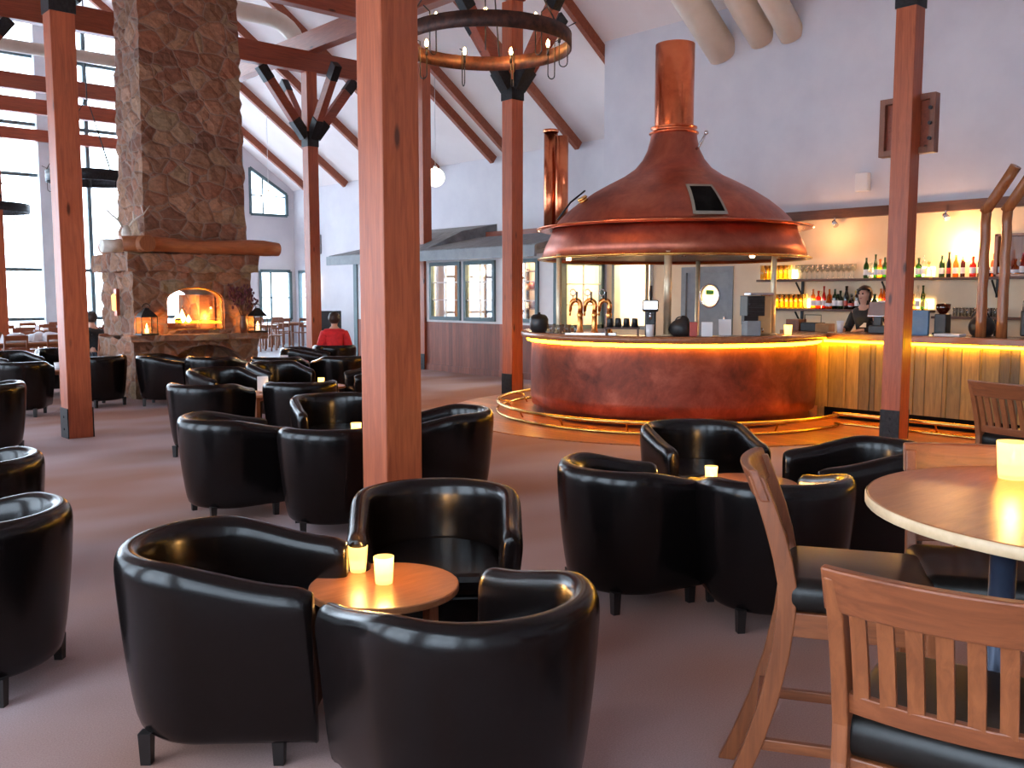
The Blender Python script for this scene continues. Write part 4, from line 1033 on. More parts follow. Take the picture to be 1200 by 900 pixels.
# ================================================================== SHELVES & BOTTLES
def shelf(y0, y1, z, label, depth=.26, br=()):
    t = thing('wall_shelf', label, 'shelf', (XB, (y0 + y1) / 2, z))
    L = y1 - y0
    bm = new_bm(); box2(bm, (-depth, -L / 2, -.035), (-.002, L / 2, 0)); obj('board', bm, 'dark_wood', t, bevel=.004)
    n = max(2, int(L / 1.3))
    for k in range(n):
        y = -L / 2 + L * (k + .5) / n
        bm = new_bm(); box2(bm, (-.03, y - .02, -.28), (-.004, y + .02, -.035)); add_beam(bm, (-.02, y, -.26), (-depth + .04, y, -.05), .02, .02); obj('bracket', bm, 'iron', t)
    return t
shelf(5.75, 8.55, 1.86, 'upper wall shelf crowded with glasses and bottles left of the barside post')
shelf(2.6, 5.70, 1.86, 'upper wall shelf with spirit bottles right of the barside post')
shelf(5.75, 8.55, 1.40, 'lower wall shelf with lit glasses and bottles behind the barmaid')
shelf(2.6, 5.70, 1.32, 'lower, almost empty wall shelf right of the barside post')
t = thing('back_bar', 'low dark back counter along the wall under the bottle shelves', 'counter', (12.95, 5.0, 0))
bm = new_bm(); box2(bm, (-.28, -3.2, 0), (.33, 3.6, .86)); obj('body', bm, 'dark_wood', t)
bm = new_bm(); box2(bm, (-.32, -3.2, .86), (.33, 3.6, .9)); obj('counter_top', bm, 'steel', t)
PROF = {
 'wine_bottle': [(0, 0), (.036, 0), (.038, .01), (.038, .17), (.034, .2), (.016, .235), (.0145, .30), (.016, .305), (0, .306)],
 'spirit_bottle': [(0, 0), (.042, 0), (.044, .01), (.044, .15), (.038, .175), (.016, .2), (.015, .25), (.019, .252), (.019, .28), (0, .281)],
 'slim_bottle': [(0, 0), (.028, 0), (.03, .01), (.03, .19), (.02, .24), (.013, .27), (.013, .33), (.016, .331), (.016, .35), (0, .351)],
 'squat_bottle': [(0, 0), (.05, 0), (.055, .02), (.05, .1), (.03, .14), (.016, .16), (.016, .2), (.02, .2), (.02, .23), (0, .23)],
 'wine_glass': [(0, 0), (.033, 0), (.034, .004), (.006, .012), (.004, .09), (.02, .11), (.036, .15), (.033, .21), (.031, .21), (.034, .15), (.018, .114), (0, .105)],
 'tumbler': [(0, 0), (.032, 0), (.038, .12), (.035, .12), (.03, .008), (0, .008)],
}
LABELCOL = {'cream_label': 'cloth_white', 'red_label': 'red_plastic', 'dark_label': 'black'}
MESH = {}
def bottle_mesh(kind, m, lab=None):
    key = (kind, m, lab)
    if key not in MESH:
        bm = new_bm(); add_lathe(bm, PROF[kind], 12)
        if lab:
            r = PROF[kind][2][0] + .001
            h0 = .05; h1 = .13 if kind != 'squat_bottle' else .09
            n0 = len(bm.faces); add_lathe(bm, [(r, h0), (r, h1)], 12)
        me = bpy.data.meshes.new(kind); bm.to_mesh(me)
        me.materials.append(M[m])
        if lab:
            me.materials.append(M[lab])
            bm.faces.ensure_lookup_table()
            for i in range(n0, len(me.polygons)): me.polygons[i].material_index = 1
        bm.free(); MESH[key] = me
    return MESH[key]
def put_bottle(kind, m, lab, y, z, label, group, x=None, cat='bottle', s=1):
    o = bpy.data.objects.new(kind, bottle_mesh(kind, m, lab)); COL.objects.link(o)
    o.location = (x if x else XB - .13, y, z + .0005); o.scale = s if isinstance(s, tuple) else (s, s, s); tag(o, label, cat, group); return o
rnd = random.Random(11)
# upper shelf, left: tumblers / wine glasses / bottles
for k in range(12):
    put_bottle('tumbler', 'yellow_glass', None, 8.48 - .085 * (k // 2) * 1.0, 1.86 + .0, 'glowing stemless glass at the left end of the upper shelf', 'lit glasses on the upper shelf', XB - (.08 if k % 2 else .18), 'glass', (1.2, 1.2, 1.9))
for k in range(22):
    put_bottle('wine_glass', 'clear_glass', None, 7.85 - .088 * (k // 2), 1.86, 'wine glass in the rows at the middle of the upper shelf', 'wine glasses on the upper shelf', XB - (.07 if k % 2 else .19), 'glass', 1.05)
kinds = ['wine_bottle', 'spirit_bottle', 'slim_bottle', 'squat_bottle']
cols = [('green_glass', 'cloth_white', 'green bottle with a white label'), ('clear_glass', 'cloth_white', 'clear bottle with a white label'), ('amber_glass', 'cloth_white', 'amber bottle with a white label'), ('brown_glass', 'cloth_white', 'brown bottle with a white label'), ('red_glass', 'cloth_white', 'red bottle with a white label'), ('dark_glass', 'red_plastic', 'dark bottle with a red label'), ('yellow_glass', None, 'plain yellow bottle')]
SH = {'wine_bottle': 'tall', 'spirit_bottle': 'broad', 'slim_bottle': 'slender', 'squat_bottle': 'squat'}
def row(y0, y1, z, n, where, choose, x=None):
    for k in range(n):
        kd, ci = choose(k); m, lab, d = cols[ci]
        y = y0 + (y1 - y0) * (k + .5) / n
        put_bottle(kd, m, lab, y, z, '%s %s %s' % (SH[kd], d.replace('with a', 'with'), where), 'bottles ' + where, x)
row(6.78, 5.78, 1.86, 14, 'on the upper shelf left of the barside post', lambda k: (kinds[(k * 7) % 4], [0, 1, 0, 2, 0, 6, 1, 6, 6, 2, 6, 0, 1, 6][k]))
row(5.68, 5.30, 1.86, 4, 'on the upper shelf just right of the barside post', lambda k: ('slim_bottle' if k % 2 else 'wine_bottle', [0, 5, 2, 3][k]))
row(5.26, 4.45, 1.86, 9, 'on the upper shelf under the glowing wall lamp', lambda k: (kinds[(k * 5 + 1) % 4], [4, 3, 3, 2, 4, 4, 2, 4, 4][k]))
row(4.42, 3.0, 1.86, 9, 'on the upper shelf behind the log posts', lambda k: (kinds[(k * 3) % 4], [1, 2, 5, 3, 5, 2, 0, 4, 3][k]))
for k in range(18):
    put_bottle('tumbler', 'yellow_glass', None, 8.45 - .085 * (k // 2), 1.40, 'brightly lit glass at the left end of the lower shelf', 'lit glasses on the lower shelf', XB - (.08 if k % 2 else .18), 'glass', (1.25, 1.25, 1.9))
row(7.58, 5.84, 1.40, 12, 'on the back row of the lower shelf', lambda k: (kinds[(k * 3 + 1) % 4], [1, 2, 0, 3, 6, 0, 5, 2, 1, 6, 2, 0][k]), XB - .06)
row(7.62, 5.80, 1.40, 20, 'on the lower shelf beside the barmaid', lambda k: (kinds[(k * 5) % 4], [2, 4, 4, 2, 0, 0, 5, 5, 3, 3, 1, 0, 2, 4, 2, 2, 6, 6, 1, 6][k]), XB - .17)
for k in range(14):
    put_bottle('tumbler', 'clear_glass', None, 5.4 - .09 * (k // 2), 1.32, 'empty clear glass on the nearly bare lower shelf', 'clear glasses on the bare lower shelf', XB - (.08 if k % 2 else .18), 'glass', 1)
# shelf light strips along the wall just above each board
def strip(y0, y1, z, label):
    t = thing('shelf_light', label, 'lamp', (XB - .012, (y0 + y1) / 2, z))
    bm = new_bm(); box2(bm, (-.008, -(y1 - y0) / 2, .012), (.008, (y1 - y0) / 2, .15)); obj('diffuser', bm, 'shelf_led', t)
    bm = new_bm(); box2(bm, (-.012, -(y1 - y0) / 2, .0), (.01, (y1 - y0) / 2, .012)); obj('channel', bm, 'steel', t)
strip(7.95, 8.5, 1.864, 'warm light strip behind the glasses at the left end of the upper shelf')
strip(5.78, 6.7, 1.864, 'warm light strip behind the upper bottles left of the barside post')
strip(7.5, 8.5, 1.404, 'warm light strip behind the glasses on the lower shelf')
strip(5.78, 6.75, 1.404, 'warm light strip behind the lower bottles near the barmaid')
# glowing sconce
t = thing('wall_lamp', 'glowing wall lamp above the red bottles on the right', 'lamp', (XB - .08, 5.33, 2.16))
bm = new_bm(); add_lathe(bm, [(.02, -.08), (.05, -.07), (.07, .05), (.065, .05), (.045, -.06)], 16); obj('shade', bm, 'sconce_glow', t)
bm = new_bm(); add_box(bm, (.06, 0, -.02), (.04, .07, .1)); obj('bracket', bm, 'brass', t)
point_light('sconce_light', (XB - .16, 5.33, 2.28), 14, (1, .50, .18), .06)
for y, w in ((7.26, 'ceiling-rail spotlight under the dark beam, left of the barside post'), (5.6, 'ceiling-rail spotlight under the dark beam, right of the barside post')):
    t = thing('spotlight', w, 'lamp', (XB - .16, y, 2.74))
    bm = new_bm(); add_tube(bm, [(0, 0, .04), (0, 0, -.01)], .015, 8); obj('stem', bm, 'steel', t)
    bm = new_bm(); add_tube(bm, [(0, .02, -.01), (-.03, -.04, -.08)], [.03, .045], 14); obj('head', bm, 'steel', t)
    point_light('spot_glow', (XB - .45, y, 2.5), 7, (1, .50, .22), .08)
# display cabinet at the right edge
t = thing('display_cabinet', 'open wooden display box with a dark bottle inside, right of the log posts', 'cabinet', (XB - .11, 4.70, 1.862))
bm = new_bm()
for (ya, yb, za, zb) in ((-.22, -.18, 0, .56), (.18, .22, 0, .56), (-.22, .22, 0, .03), (-.22, .22, .53, .56)): box2(bm, (-.1, ya, za), (.1, yb, zb))
box2(bm, (.08, -.22, 0), (.1, .22, .56)); obj('case', bm, 'log_post', t)

# ================================================================== TUB CHAIRS
def smooth01(t): t = max(0, min(1, t)); return t * t * (3 - 2 * t)
def tub_shell():
    """U-shaped padded shell open towards +X, thick rolled rim, tapering down to the plinth"""
    NA = 28
    plan = []                                      # outer plan points with outward normals, from one arm tip round the back to the other
    ax, a, b = -.02, .385, .36                       # arc centre x, half width, back depth
    arm = .34
    for k in range(5): plan.append((Vector((arm - (arm - ax) * k / 5, -a + .02 * (1 - k / 5))), Vector((0, -1))))
    for k in range(NA + 1):
        t = -pi / 2 - pi * k / NA
        plan.append((Vector((ax + b * cos(t), a * sin(t))), Vector((cos(t) / b, sin(t) / a)).normalized()))
    for k in range(1, 6): plan.append((Vector((ax + (arm - ax) * k / 5, a - .02 * (k / 5))), Vector((0, 1))))
    def rim(p): return .745 - .085 * smooth01((p.x + .15) / .50)
    rows = lambda h: [(-.105, .40), (-.10, .52), (-.098, h - .06), (-.085, h - .018), (-.05, h), (-.018, h - .012), (.0, h - .045), (.0, h - .10), (-.01, .50), (-.03, .30), (-.055, .13), (-.075, .095), (-.13, .09)]
    bm = new_bm(); cols = []
    for p, n in plan:
        h = rim(p); cols.append([bm.verts.new((p.x + n.x * o, p.y + n.y * o, z)) for o, z in rows(h)])
    for i in range(len(cols) - 1):
        for j in range(len(cols[0]) - 1):
            f = bm.faces.new((cols[i][j], cols[i + 1][j], cols[i + 1][j + 1], cols[i][j + 1])); f.smooth = True
    # rounded arm fronts
    for col, sgn in ((cols[0], 1), (cols[-1], -1)):
        nj = len(col); mid = []
        cz = [v.co.copy() for v in col]
        inner = [cz[0]] + cz[1:]
        cen = sum(cz, Vector()) / nj
        prevr = col
        for dx_, sh_ in ((.026, .10), (.042, .32), (.046, .55)):
            ring = [bm.verts.new((v.co.x + dx_, v.co.y + (cen.y - v.co.y) * sh_, v.co.z - (0 if v.co.z < .2 else dx_ * .5))) for v in col]
            for j in range(nj - 1):
                f = bm.faces.new((prevr[j], prevr[j + 1], ring[j + 1], ring[j])); f.smooth = True
            prevr = ring
        half = nj // 2
        # close with quads between the inner and the outer side
        lo, hi = 0, nj - 1
        while hi - lo > 1:
            if hi - lo == 2: bm.faces.new((ring[lo], ring[lo + 1], ring[hi])); break
            f = bm.faces.new((ring[lo], ring[lo + 1], ring[hi - 1], ring[hi])); f.smooth = True
            lo += 1; hi -= 1
    return bm
def make_tub(label, group):
    t = thing('tub_chair', label, 'armchair', (0, 0, 0), 0, group)
    obj('barrel_back', tub_shell(), 'leather', t, subsurf=1)
    bm = new_bm(); pts = [(.335, -.30), (.335, .30), (.2, .30)] + [(-.02 + .27 * cos(q), .29 * sin(q)) for q in [pi / 2 + pi * i / 10 for i in range(11)]] + [(.2, -.30)]
    add_prism(bm, pts, .105, .37); obj('seat_base', bm, 'leather', t, bevel=.012)
    bm = new_bm(); add_prism(bm, [(x * 1.02 + .01, y * .97) for x, y in pts], .372, .465); obj('seat_cushion', bm, 'leather', t, bevel=.03)
    for sx in (-1, 1):
        for sy in (-1, 1):
            bm = new_bm(); x, y = (.24 if sx > 0 else -.22), sy * .24
            for v, (zz, s) in (): pass
            add_lathe(bm, [(0, 0), (.025, 0), (.031, .115), (0, .115)], 4, (x, y, 0), a0=pi / 4, a1=2 * pi + pi / 4, smooth=False); obj('leg', bm, 'darkleg', t)
    return t
def face(a, b): return atan2(b[1] - a[1], b[0] - a[0])
T1, T2, T3, T4, T5, T6 = (1.97, 2.93), (4.68, 3.10), (3.92, 6.28), (4.90, 9.72), (5.85, 10.0), (4.15, 15.0)
TUBS = [
 ((1.43, 3.15), (2.17, 2.48), 'black leather tub chair nearest on the left, side on, one pale-lit rim', 'front'),
 ((2.46, 3.24), (1.88, 2.5), 'black leather tub chair behind the nearest candle table, open seat towards the viewer', 'front'),
 ((1.75, 2.12), (1.84, 3.1), 'black leather tub chair lowest in the centre, seen from its back', 'front'),
 ((3.72, 3.20), (4.7, 2.9), 'black leather tub chair left of the right-hand candle table', 'right'),
 ((5.08, 3.76), (4.45, 2.7), 'black leather tub chair in front of the copper bar, open to the viewer', 'right'),
 ((4.02, 2.50), (4.6, 3.3), 'black leather tub chair of the right group turned its back to the viewer', 'right'),
 ((5.18, 2.62), (4.4, 3.3), 'black leather tub chair right of the right-hand candle table, beside the tall table', 'right'),
 ((2.98, 6.42), (4.3, 6.25), 'black leather tub chair standing alone on the left of the middle group, back to us', 'middle'),
 ((4.20, 6.98), T3, 'black leather tub chair of the middle group facing the viewer behind the candle', 'middle'),
 ((3.30, 5.50), (3.8, 6.6), 'black leather tub chair of the middle group cut by the nearest post, back to us', 'middle'),
 ((4.36, 5.62), (3.4, 6.3), 'black leather tub chair emerging right of the nearest post', 'middle'),
 ((3.92, 8.98), T4, 'black leather tub chair, left one of the two backs behind the middle group', 'far'),
 ((4.74, 8.55), (5.2, 9.6), 'black leather tub chair, right one of the two backs behind the middle group', 'far'),
 ((4.76, 10.52), T4, 'black leather tub chair with its seat open to us left of the white table card', 'far'),
 ((5.75, 11.0), T5, 'black leather tub chair open to us between two candle flames, behind the middle group', 'far'),
 ((6.52, 9.75), T5, 'black leather tub chair right of the far candle flame, partly behind the nearest post', 'far'),
 ((6.38, 12.15), (7.2, 12.9), 'black leather tub chair in the second last row, left one before the far post', 'far'),
 ((7.2, 11.7), (7.3, 12.9), 'black leather tub chair in the second last row, right one before the far post', 'far'),
 ((7.72, 13.8), (8.6, 13.0), 'black leather tub chair in the last row, just left of the person in red', 'far'),
 ((5.26, 13.55), (6.3, 12.8), 'black leather tub chair standing against the left corner of the fireplace', 'hearth'),
 ((5.72, 12.85), (6.6, 13.4), 'black leather tub chair in front of the fireplace niche', 'hearth'),
 ((3.32, 13.56), T6, 'black leather tub chair left of the low table by the left post', 'left'),
 ((4.50, 14.02), T6, 'black leather tub chair between left post and fireplace, back to us', 'left'),
 ((4.60, 16.2), T6, 'black leather tub chair with a bright rim showing behind the left post', 'left'),
 ((3.75, 15.85), T6, 'black leather tub chair behind the low table at the left edge', 'left'),
 ((2.22, 10.40), (1.2, 11.3), 'black leather tub chair cut by the left edge, middle distance', 'left'),
 ((1.12, 5.72), (.2, 6.5), 'black leather tub chair cut by the left edge, only a rounded rim corner showing', 'left'),
 ((.84, 4.28), (-.2, 5.2), 'black leather tub chair cut by the left edge, nearest one with a glossy bluish rim', 'left'),
]
tub = None
for (p, q, lab, grp) in TUBS:
    g = {'front': 'tub chairs round the nearest candle table', 'right': 'tub chairs round the right-hand candle table', 'middle': 'tub chairs of the middle group', 'far': 'tub chairs in the far rows', 'hearth': 'tub chairs by the fireplace', 'left': 'tub chairs on the left side'}[grp]
    rz = face(p, q)
    if tub is None:
        tub = make_tub(lab, g); tub.location = (p[0], p[1], 0); tub.rotation_euler = (0, 0, rz)
    else: dup(tub, (p[0], p[1], 0), rz, lab, g)

# low round tables
V1, V2 = (1.985, 3.14), (1.975, 2.94)
def low_table(x, y, label, r=.275, h=.50, rz=0):
    t = thing('low_table', label, 'table', (x, y, 0), rz, 'low round tables between the tub chairs')
    bm = new_bm(); add_lathe(bm, [(0, h - .028), (r - .004, h - .028), (r, h - .024), (r, h - .004), (r - .004, h), (0, h)], 48, smooth=False); obj('tabletop', bm, 'table_top', t)
    for k in range(4):
        a = pi / 4 + pi / 2 * k
        bm = new_bm(); add_box(bm, (r * .62 * cos(a), r * .62 * sin(a), (h - .028) / 2), (.045, .045, h - .028)); obj('leg', bm, 'beech', t, bevel=.003)
    bm = new_bm()
    for a in (pi / 4, 3 * pi / 4): add_beam(bm, (r * .62 * cos(a), r * .62 * sin(a), h - .06), (-r * .62 * cos(a), -r * .62 * sin(a), h - .06), .02, .06)
    obj('apron', bm, 'beech_x', t)
    return t
low_table(*T1, 'small round wooden table with two candle jars between the nearest chairs', .29)
low_table(*T2, 'small round wooden table with one candle jar in the right-hand chair group', .30)
low_table(*T3, 'small round wooden table of the middle chair group, behind the post', .28)
low_table(*T4, 'small round wooden table holding the white card, far rows', .28)
low_table(*T5, 'small round wooden table under the farthest candle flame', .28)
low_table(*T6, 'light wooden low table with a white cup, beside the left post', .34, .5)
low_table(6.9, 12.9, 'small round wooden table before the hearth, far right of the fireplace', .28)
votive(V1[0], V1[1], .50, .105, .040, 'lit candle jar, left and farther one of the two on the nearest low table', 2.0, 'candles on the nearest table')
votive(V2[0], V2[1], .50, .105, .040, 'lit candle jar, right and nearer one of the two on the nearest low table', 2.0, 'candles on the nearest table')
votive(4.52, 3.24, .50, .10, .038, 'lit candle jar on the low table of the right-hand chair group', 2.0)
votive(3.96, 6.26, .50, .10, .042, 'lit candle jar seen over the chair left of the nearest post', 2.0)
votive(4.98, 9.60, .50, .07, .035, 'small lit candle beside the white table card', 1.2)
votive(5.82, 9.98, .50, .10, .04, 'lit candle flaring farthest back among the chairs', 1.6)
def card(x, y, label):
    t = thing('table_card', label, 'card', (x, y, .50), face((x, y), (0, 0)))
    bm = new_bm(); add_box(bm, (0, 0, .005), (.06, .08, .01)); obj('foot', bm, 'steel', t)
    bm = new_bm(); add_box(bm, (0, 0, .11), (.006, .12, .17)); obj('sheet', bm, 'cloth_white', t)
card(4.88, 9.66, 'white table card standing left of the small candle')
card(6.86, 12.86, 'white table card before the fireplace, farther one')
lathe_obj('cup', [(0, 0), (.05, 0), (.065, .1), (.06, .1), (.045, .01), (0, .01)], 'cloth_white', (4.2, 14.9, .5), 'white cup on the low table beside the left post', 'cup')

# ================================================================== TALL TABLE AND BAR CHAIRS
HTX, HTY = 2.83, .75
t = thing('tall_table', 'tall round wooden table with pale edge and dark steel columns at the right edge', 'table', (HTX, HTY, 0))
bm = new_bm(); add_lathe(bm, [(0, 1.015), (.59, 1.015), (.60, 1.02), (.60, 1.045), (.596, 1.05), (0, 1.05)], 72, smooth=False); obj('tabletop', bm, 'table_top', t)
bm = new_bm(); add_lathe(bm, [(.601, 1.018), (.604, 1.022), (.604, 1.044), (.601, 1.048)], 72); obj('edge_band', bm, mat('pale_edge_band', (.72, .52, .32), (.62, .43, .25), 20, .4), t)
for s_ in (-1, 1):
    v = Vector((-.47, .08)) * -s_
    bm = new_bm(); add_tube(bm, [(-v.x * -1, -v.y * -1, .03), (v.x, v.y, 1.015)], .03, 16); obj('column', bm, mat('blue_black_steel', (.03, .04, .07), (.02, .028, .05), 10, .35, .4) if s_ < 0 else bpy.data.materials['blue_black_steel'], t)
bm = new_bm(); add_beam(bm, (-.62, .1, .015), (.62, -.1, .015), .12, .03)
for s_ in (-1, 1): add_beam(bm, (s_ * .47 - .06, -s_ * .08 - .34, .015), (s_ * .47 + .06, -s_ * .08 + .34, .015), .1, .03)
obj('foot_plate', bm, 'iron', t, bevel=.004)
votive(3.055, 1.06, 1.05, .115, .05, 'large lit candle jar on the tall round table', 1.0)

def bar_chair(label, loc, rz, proto=None):
    if proto is not None: return dup(proto, loc, rz, label)
    t = thing('bar_chair', label, 'bar chair', loc, rz, 'wooden bar chairs with dark leather seats')
    W = .43
    # seat
    bm = new_bm(); add_box(bm, (0, 0, .730), (.43, .44, .105)); o = obj('seat', bm, 'leather_seat', t, bevel=.045); o.modifiers[0].segments = 6; [setattr(p_, 'use_smooth', True) for p_ in o.data.polygons]
    bm = new_bm()
    add_box(bm, (.195, 0, .645), (.03, .38, .075)); add_box(bm, (-.19, 0, .645), (.03, .38, .075))
    for s in (-1, 1): add_box(bm, (0, s * .195, .645), (.40, .03, .075))
    obj('seat_frame', bm, 'beech_x', t, bevel=.004)
    def bx(z):   # curved rear post
        return -.205 - .19 * ((.74 - z) / .74) ** 1.8 if z < .74 else -.205 - .11 * ((z - .74) / .37) ** 1.4
    for s in (-1, 1):
        bm = new_bm(); prev = None
        zs = [0, .1, .25, .4, .55, .68, .76, .84, .92, 1.0, 1.085]
        rings = []
        for z in zs:
            w = .05 if z < .9 else .05 - .012 * (z - .9) / .24
            x = bx(z)
            rings.append([bm.verts.new((x + dx * w / 2 * 1.1, s * (W / 2 - .018) + dy * .016, z)) for dx, dy in ((-1, -1), (1, -1), (1, 1), (-1, 1))])
        for a_, b_ in zip(rings, rings[1:]):
            for k in range(4): bm.faces.new((a_[k], a_[(k + 1) % 4], b_[(k + 1) % 4], b_[k]))
        bm.faces.new(rings[0]); bm.faces.new(rings[-1])
        obj('rear_leg', bm, 'beech', t, bevel=.004)
        bm = new_bm(); add_beam(bm, (.20, s * .195, 0), (.195, s * .195, .68), .04, .04); obj('front_leg', bm, 'beech', t, bevel=.004)
    def bow(z0, z1, th, depth, n=10, wid=W + .01):
        bm = new_bm(); fr = []
        for k in range(n + 1):
            y = -wid / 2 + wid * k / n; q = depth * (1 - (2 * k / n - 1) ** 2)
            col = []
            for dx, z in ((th / 2, z0), (th / 2, z1), (-th / 2, z1), (-th / 2, z0)): col.append(bm.verts.new((bx(z) - q + dx, y, z)))
            fr.append(col)
        for a_, b_ in zip(fr, fr[1:]):
            for j in range(4): bm.faces.new((a_[j], a_[(j + 1) % 4], b_[(j + 1) % 4], b_[j]))
        bm.faces.new(fr[0]); bm.faces.new(fr[-1]); return bm
    obj('top_rail', bow(1.01, 1.105, .03, .035), 'beech_y', t, bevel=.006)
    obj('lower_rail', bow(.785, .83, .022, .025, wid=W - .04), 'beech_y', t, bevel=.004)
    for k in range(7):
        y = -.156 + .052 * k; q = .028 * (1 - (y / .21) ** 2)
        bm = new_bm(); prev = None; rr = []
        for z in (.82, .87, .92, .97, 1.02):
            rr.append([bm.verts.new((bx(z) - q + dx, y + dy, z)) for dx, dy in ((-.007, -.015), (.007, -.015), (.007, .015), (-.007, .015))])
        for a_, b_ in zip(rr, rr[1:]):
            for j in range(4): bm.faces.new((a_[j], a_[(j + 1) % 4], b_[(j + 1) % 4], b_[j]))
        bm.faces.new(rr[0]); bm.faces.new(rr[-1]); obj('slat', bm, 'beech', t)
    bm = new_bm(); add_box(bm, (.197, 0, .33), (.022, .36, .04)); obj('stretcher', bm, 'beech_y', t, bevel=.003)
    for s in (-1, 1):
        bm = new_bm(); add_beam(bm, (.197, s * .195, .26), (bx(.26), s * .195, .26), .022, .035); obj('stretcher', bm, 'beech_x', t, bevel=.003)
    bm = new_bm(); add_box(bm, (bx(.30), 0, .30), (.022, .37, .035)); obj('stretcher', bm, 'beech_y', t, bevel=.003)
    return t
bc = bar_chair('wooden slatted bar chair seen edge on, left of the tall round table', (2.67, 1.36, 0), radians(-59))
bar_chair('wooden slatted bar chair nearest the viewer in the lower right corner, seen from behind', (1.95, .74, 0), radians(12.8), bc)
bar_chair('wooden slatted bar chair on the far side of the tall table, facing the viewer', (3.00, 1.10, 0), radians(-148), bc)
bar_chair('wooden slatted bar chair standing alone before the straight bar at the right edge', (6.05, 2.0, 0), radians(-15.4), bc)

# ================================================================== DINING AREA FAR LEFT
def dining_chair(label, loc, rz, proto=None, group='wooden dining chairs by the windows'):
    if proto is not None: return dup(proto, loc, rz, label, group)
    t = thing('dining_chair', label, 'chair', loc, rz, group)
    bm = new_bm(); add_box(bm, (0, 0, .455), (.42, .42, .03)); obj('seat', bm, 'beech_x', t, bevel=.006)
    for sx in (-1, 1):
        for sy in (-1, 1):
            bm = new_bm(); add_beam(bm, (sx * .19, sy * .18, 0), (sx * .18, sy * .18, .44), .035, .035); obj('leg', bm, 'beech', t)
    for s in (-1, 1):
        bm = new_bm(); add_beam(bm, (-.19, s * .18, .44), (-.25, s * .18, .90), .03, .03); obj('back_post', bm, 'beech', t)
    bm = new_bm(); add_beam(bm, (-.245, -.19, .86), (-.245, .19, .86), .02, .09); obj('top_rail', bm, 'beech_y', t)
    bm = new_bm(); add_beam(bm, (-.22, -.19, .66), (-.22, .19, .66), .02, .05); obj('mid_rail', bm, 'beech_y', t)
    return t
dc = None
DT = [(4.7, 18.7, 'dining table heaped with white cloths, behind the left post'), (5.75, 20.7, 'dining table laid with napkins, behind the heaped one'), (5.3, 23.2, 'dining table by the windows, farthest left'), (7.4, 22.3, 'dining table between left post and chimney'), (7.0, 25.2, 'dining table nearest the windows, behind the antlers'), (12.3, 24.9, 'wooden table seen right of the fireplace, before the low window'), (13.9, 26.2, 'wooden table in the far corner, left of the far post')]
for i, (x, y, lab) in enumerate(DT):
    t = thing('dining_table', lab, 'table', (x, y, 0), 0, 'dining tables')
    bm = new_bm(); add_box(bm, (0, 0, .735), (1.3, .8, .03)); obj('tabletop', bm, 'table_top', t, bevel=.005)
    bm = new_bm(); add_box(bm, (0, 0, .69), (1.15, .65, .06)); obj('apron', bm, 'beech_x', t)
    for sx in (-1, 1):
        for sy in (-1, 1):
            bm = new_bm(); add_box(bm, (sx * .57, sy * .32, .36), (.06, .06, .72)); obj('leg', bm, 'beech', t)
    n = 0
    for (dx, dy, r) in ((-.35, -.62, 90), (.35, -.62, 90), (-.35, .62, -90), (.35, .62, -90)):
        lab2 = ['left', 'right', 'left', 'right'][n] + ' chair on the ' + ['near', 'near', 'window', 'window'][n] + ' side of the ' + lab.split(',')[0]
        c = dining_chair(lab2, (x + dx, y + dy, 0), radians(r), dc, 'chairs of the ' + lab.split(',')[0])
        if dc is None: dc = c
        n += 1
    if i < 5:
        for q in range(4):
            bm = new_bm(); bmesh.ops.create_cone(bm, cap_ends=True, segments=4, radius1=.07, radius2=.004, depth=.16)
            o = obj('folded_napkin', bm, 'cloth_white'); o.location = (x - .4 + .27 * q, y + (.18 if q % 2 else -.18), .751 + .08); o.rotation_euler = (0, 0, q * .4)
            tag(o, 'white folded napkin on the ' + lab.split(',')[0], 'napkin', 'napkins on the ' + lab.split(',')[0])
for k, (x, y) in enumerate(((4.55, 18.6), (4.95, 18.75), (5.15, 18.6))):
    bm = new_bm(); bmesh.ops.create_icosphere(bm, subdivisions=3, radius=.2)
    for v in bm.verts: v.co = v.co * (1 + .35 * noise.noise(v.co * 7 + Vector((k * 3, 0, 0)))); v.co.z = max(v.co.z * .6, -.05) + .05
    o = obj('cloth_heap', bm, 'cloth_white', smooth=True); o.location = (x, y, .751); tag(o, ['crumpled white cloth heap, left on the first dining table', 'crumpled white cloth heap, middle of the first dining table', 'crumpled white cloth heap, right on the first dining table'][k], 'cloth')

# black stand near the far wall
t = thing('menu_stand', 'black menu stand on thin legs before the far post, beside the person in red', 'stand', (14.35, 24.3, 0), face((14.35, 24.3), (0, 0)))
bm = new_bm(); add_box(bm, (0, 0, .66), (.10, .95, .95)); obj('board', bm, 'black', t, bevel=.01)
for sx, sy in ((.0, -.34), (.0, .34), (-.3, 0)):
    bm = new_bm(); add_beam(bm, (sx * 1.1, sy, .0), (sx * .1, sy, 1.0 if sx else .45), .04, .04); obj('leg', bm, 'black', t)

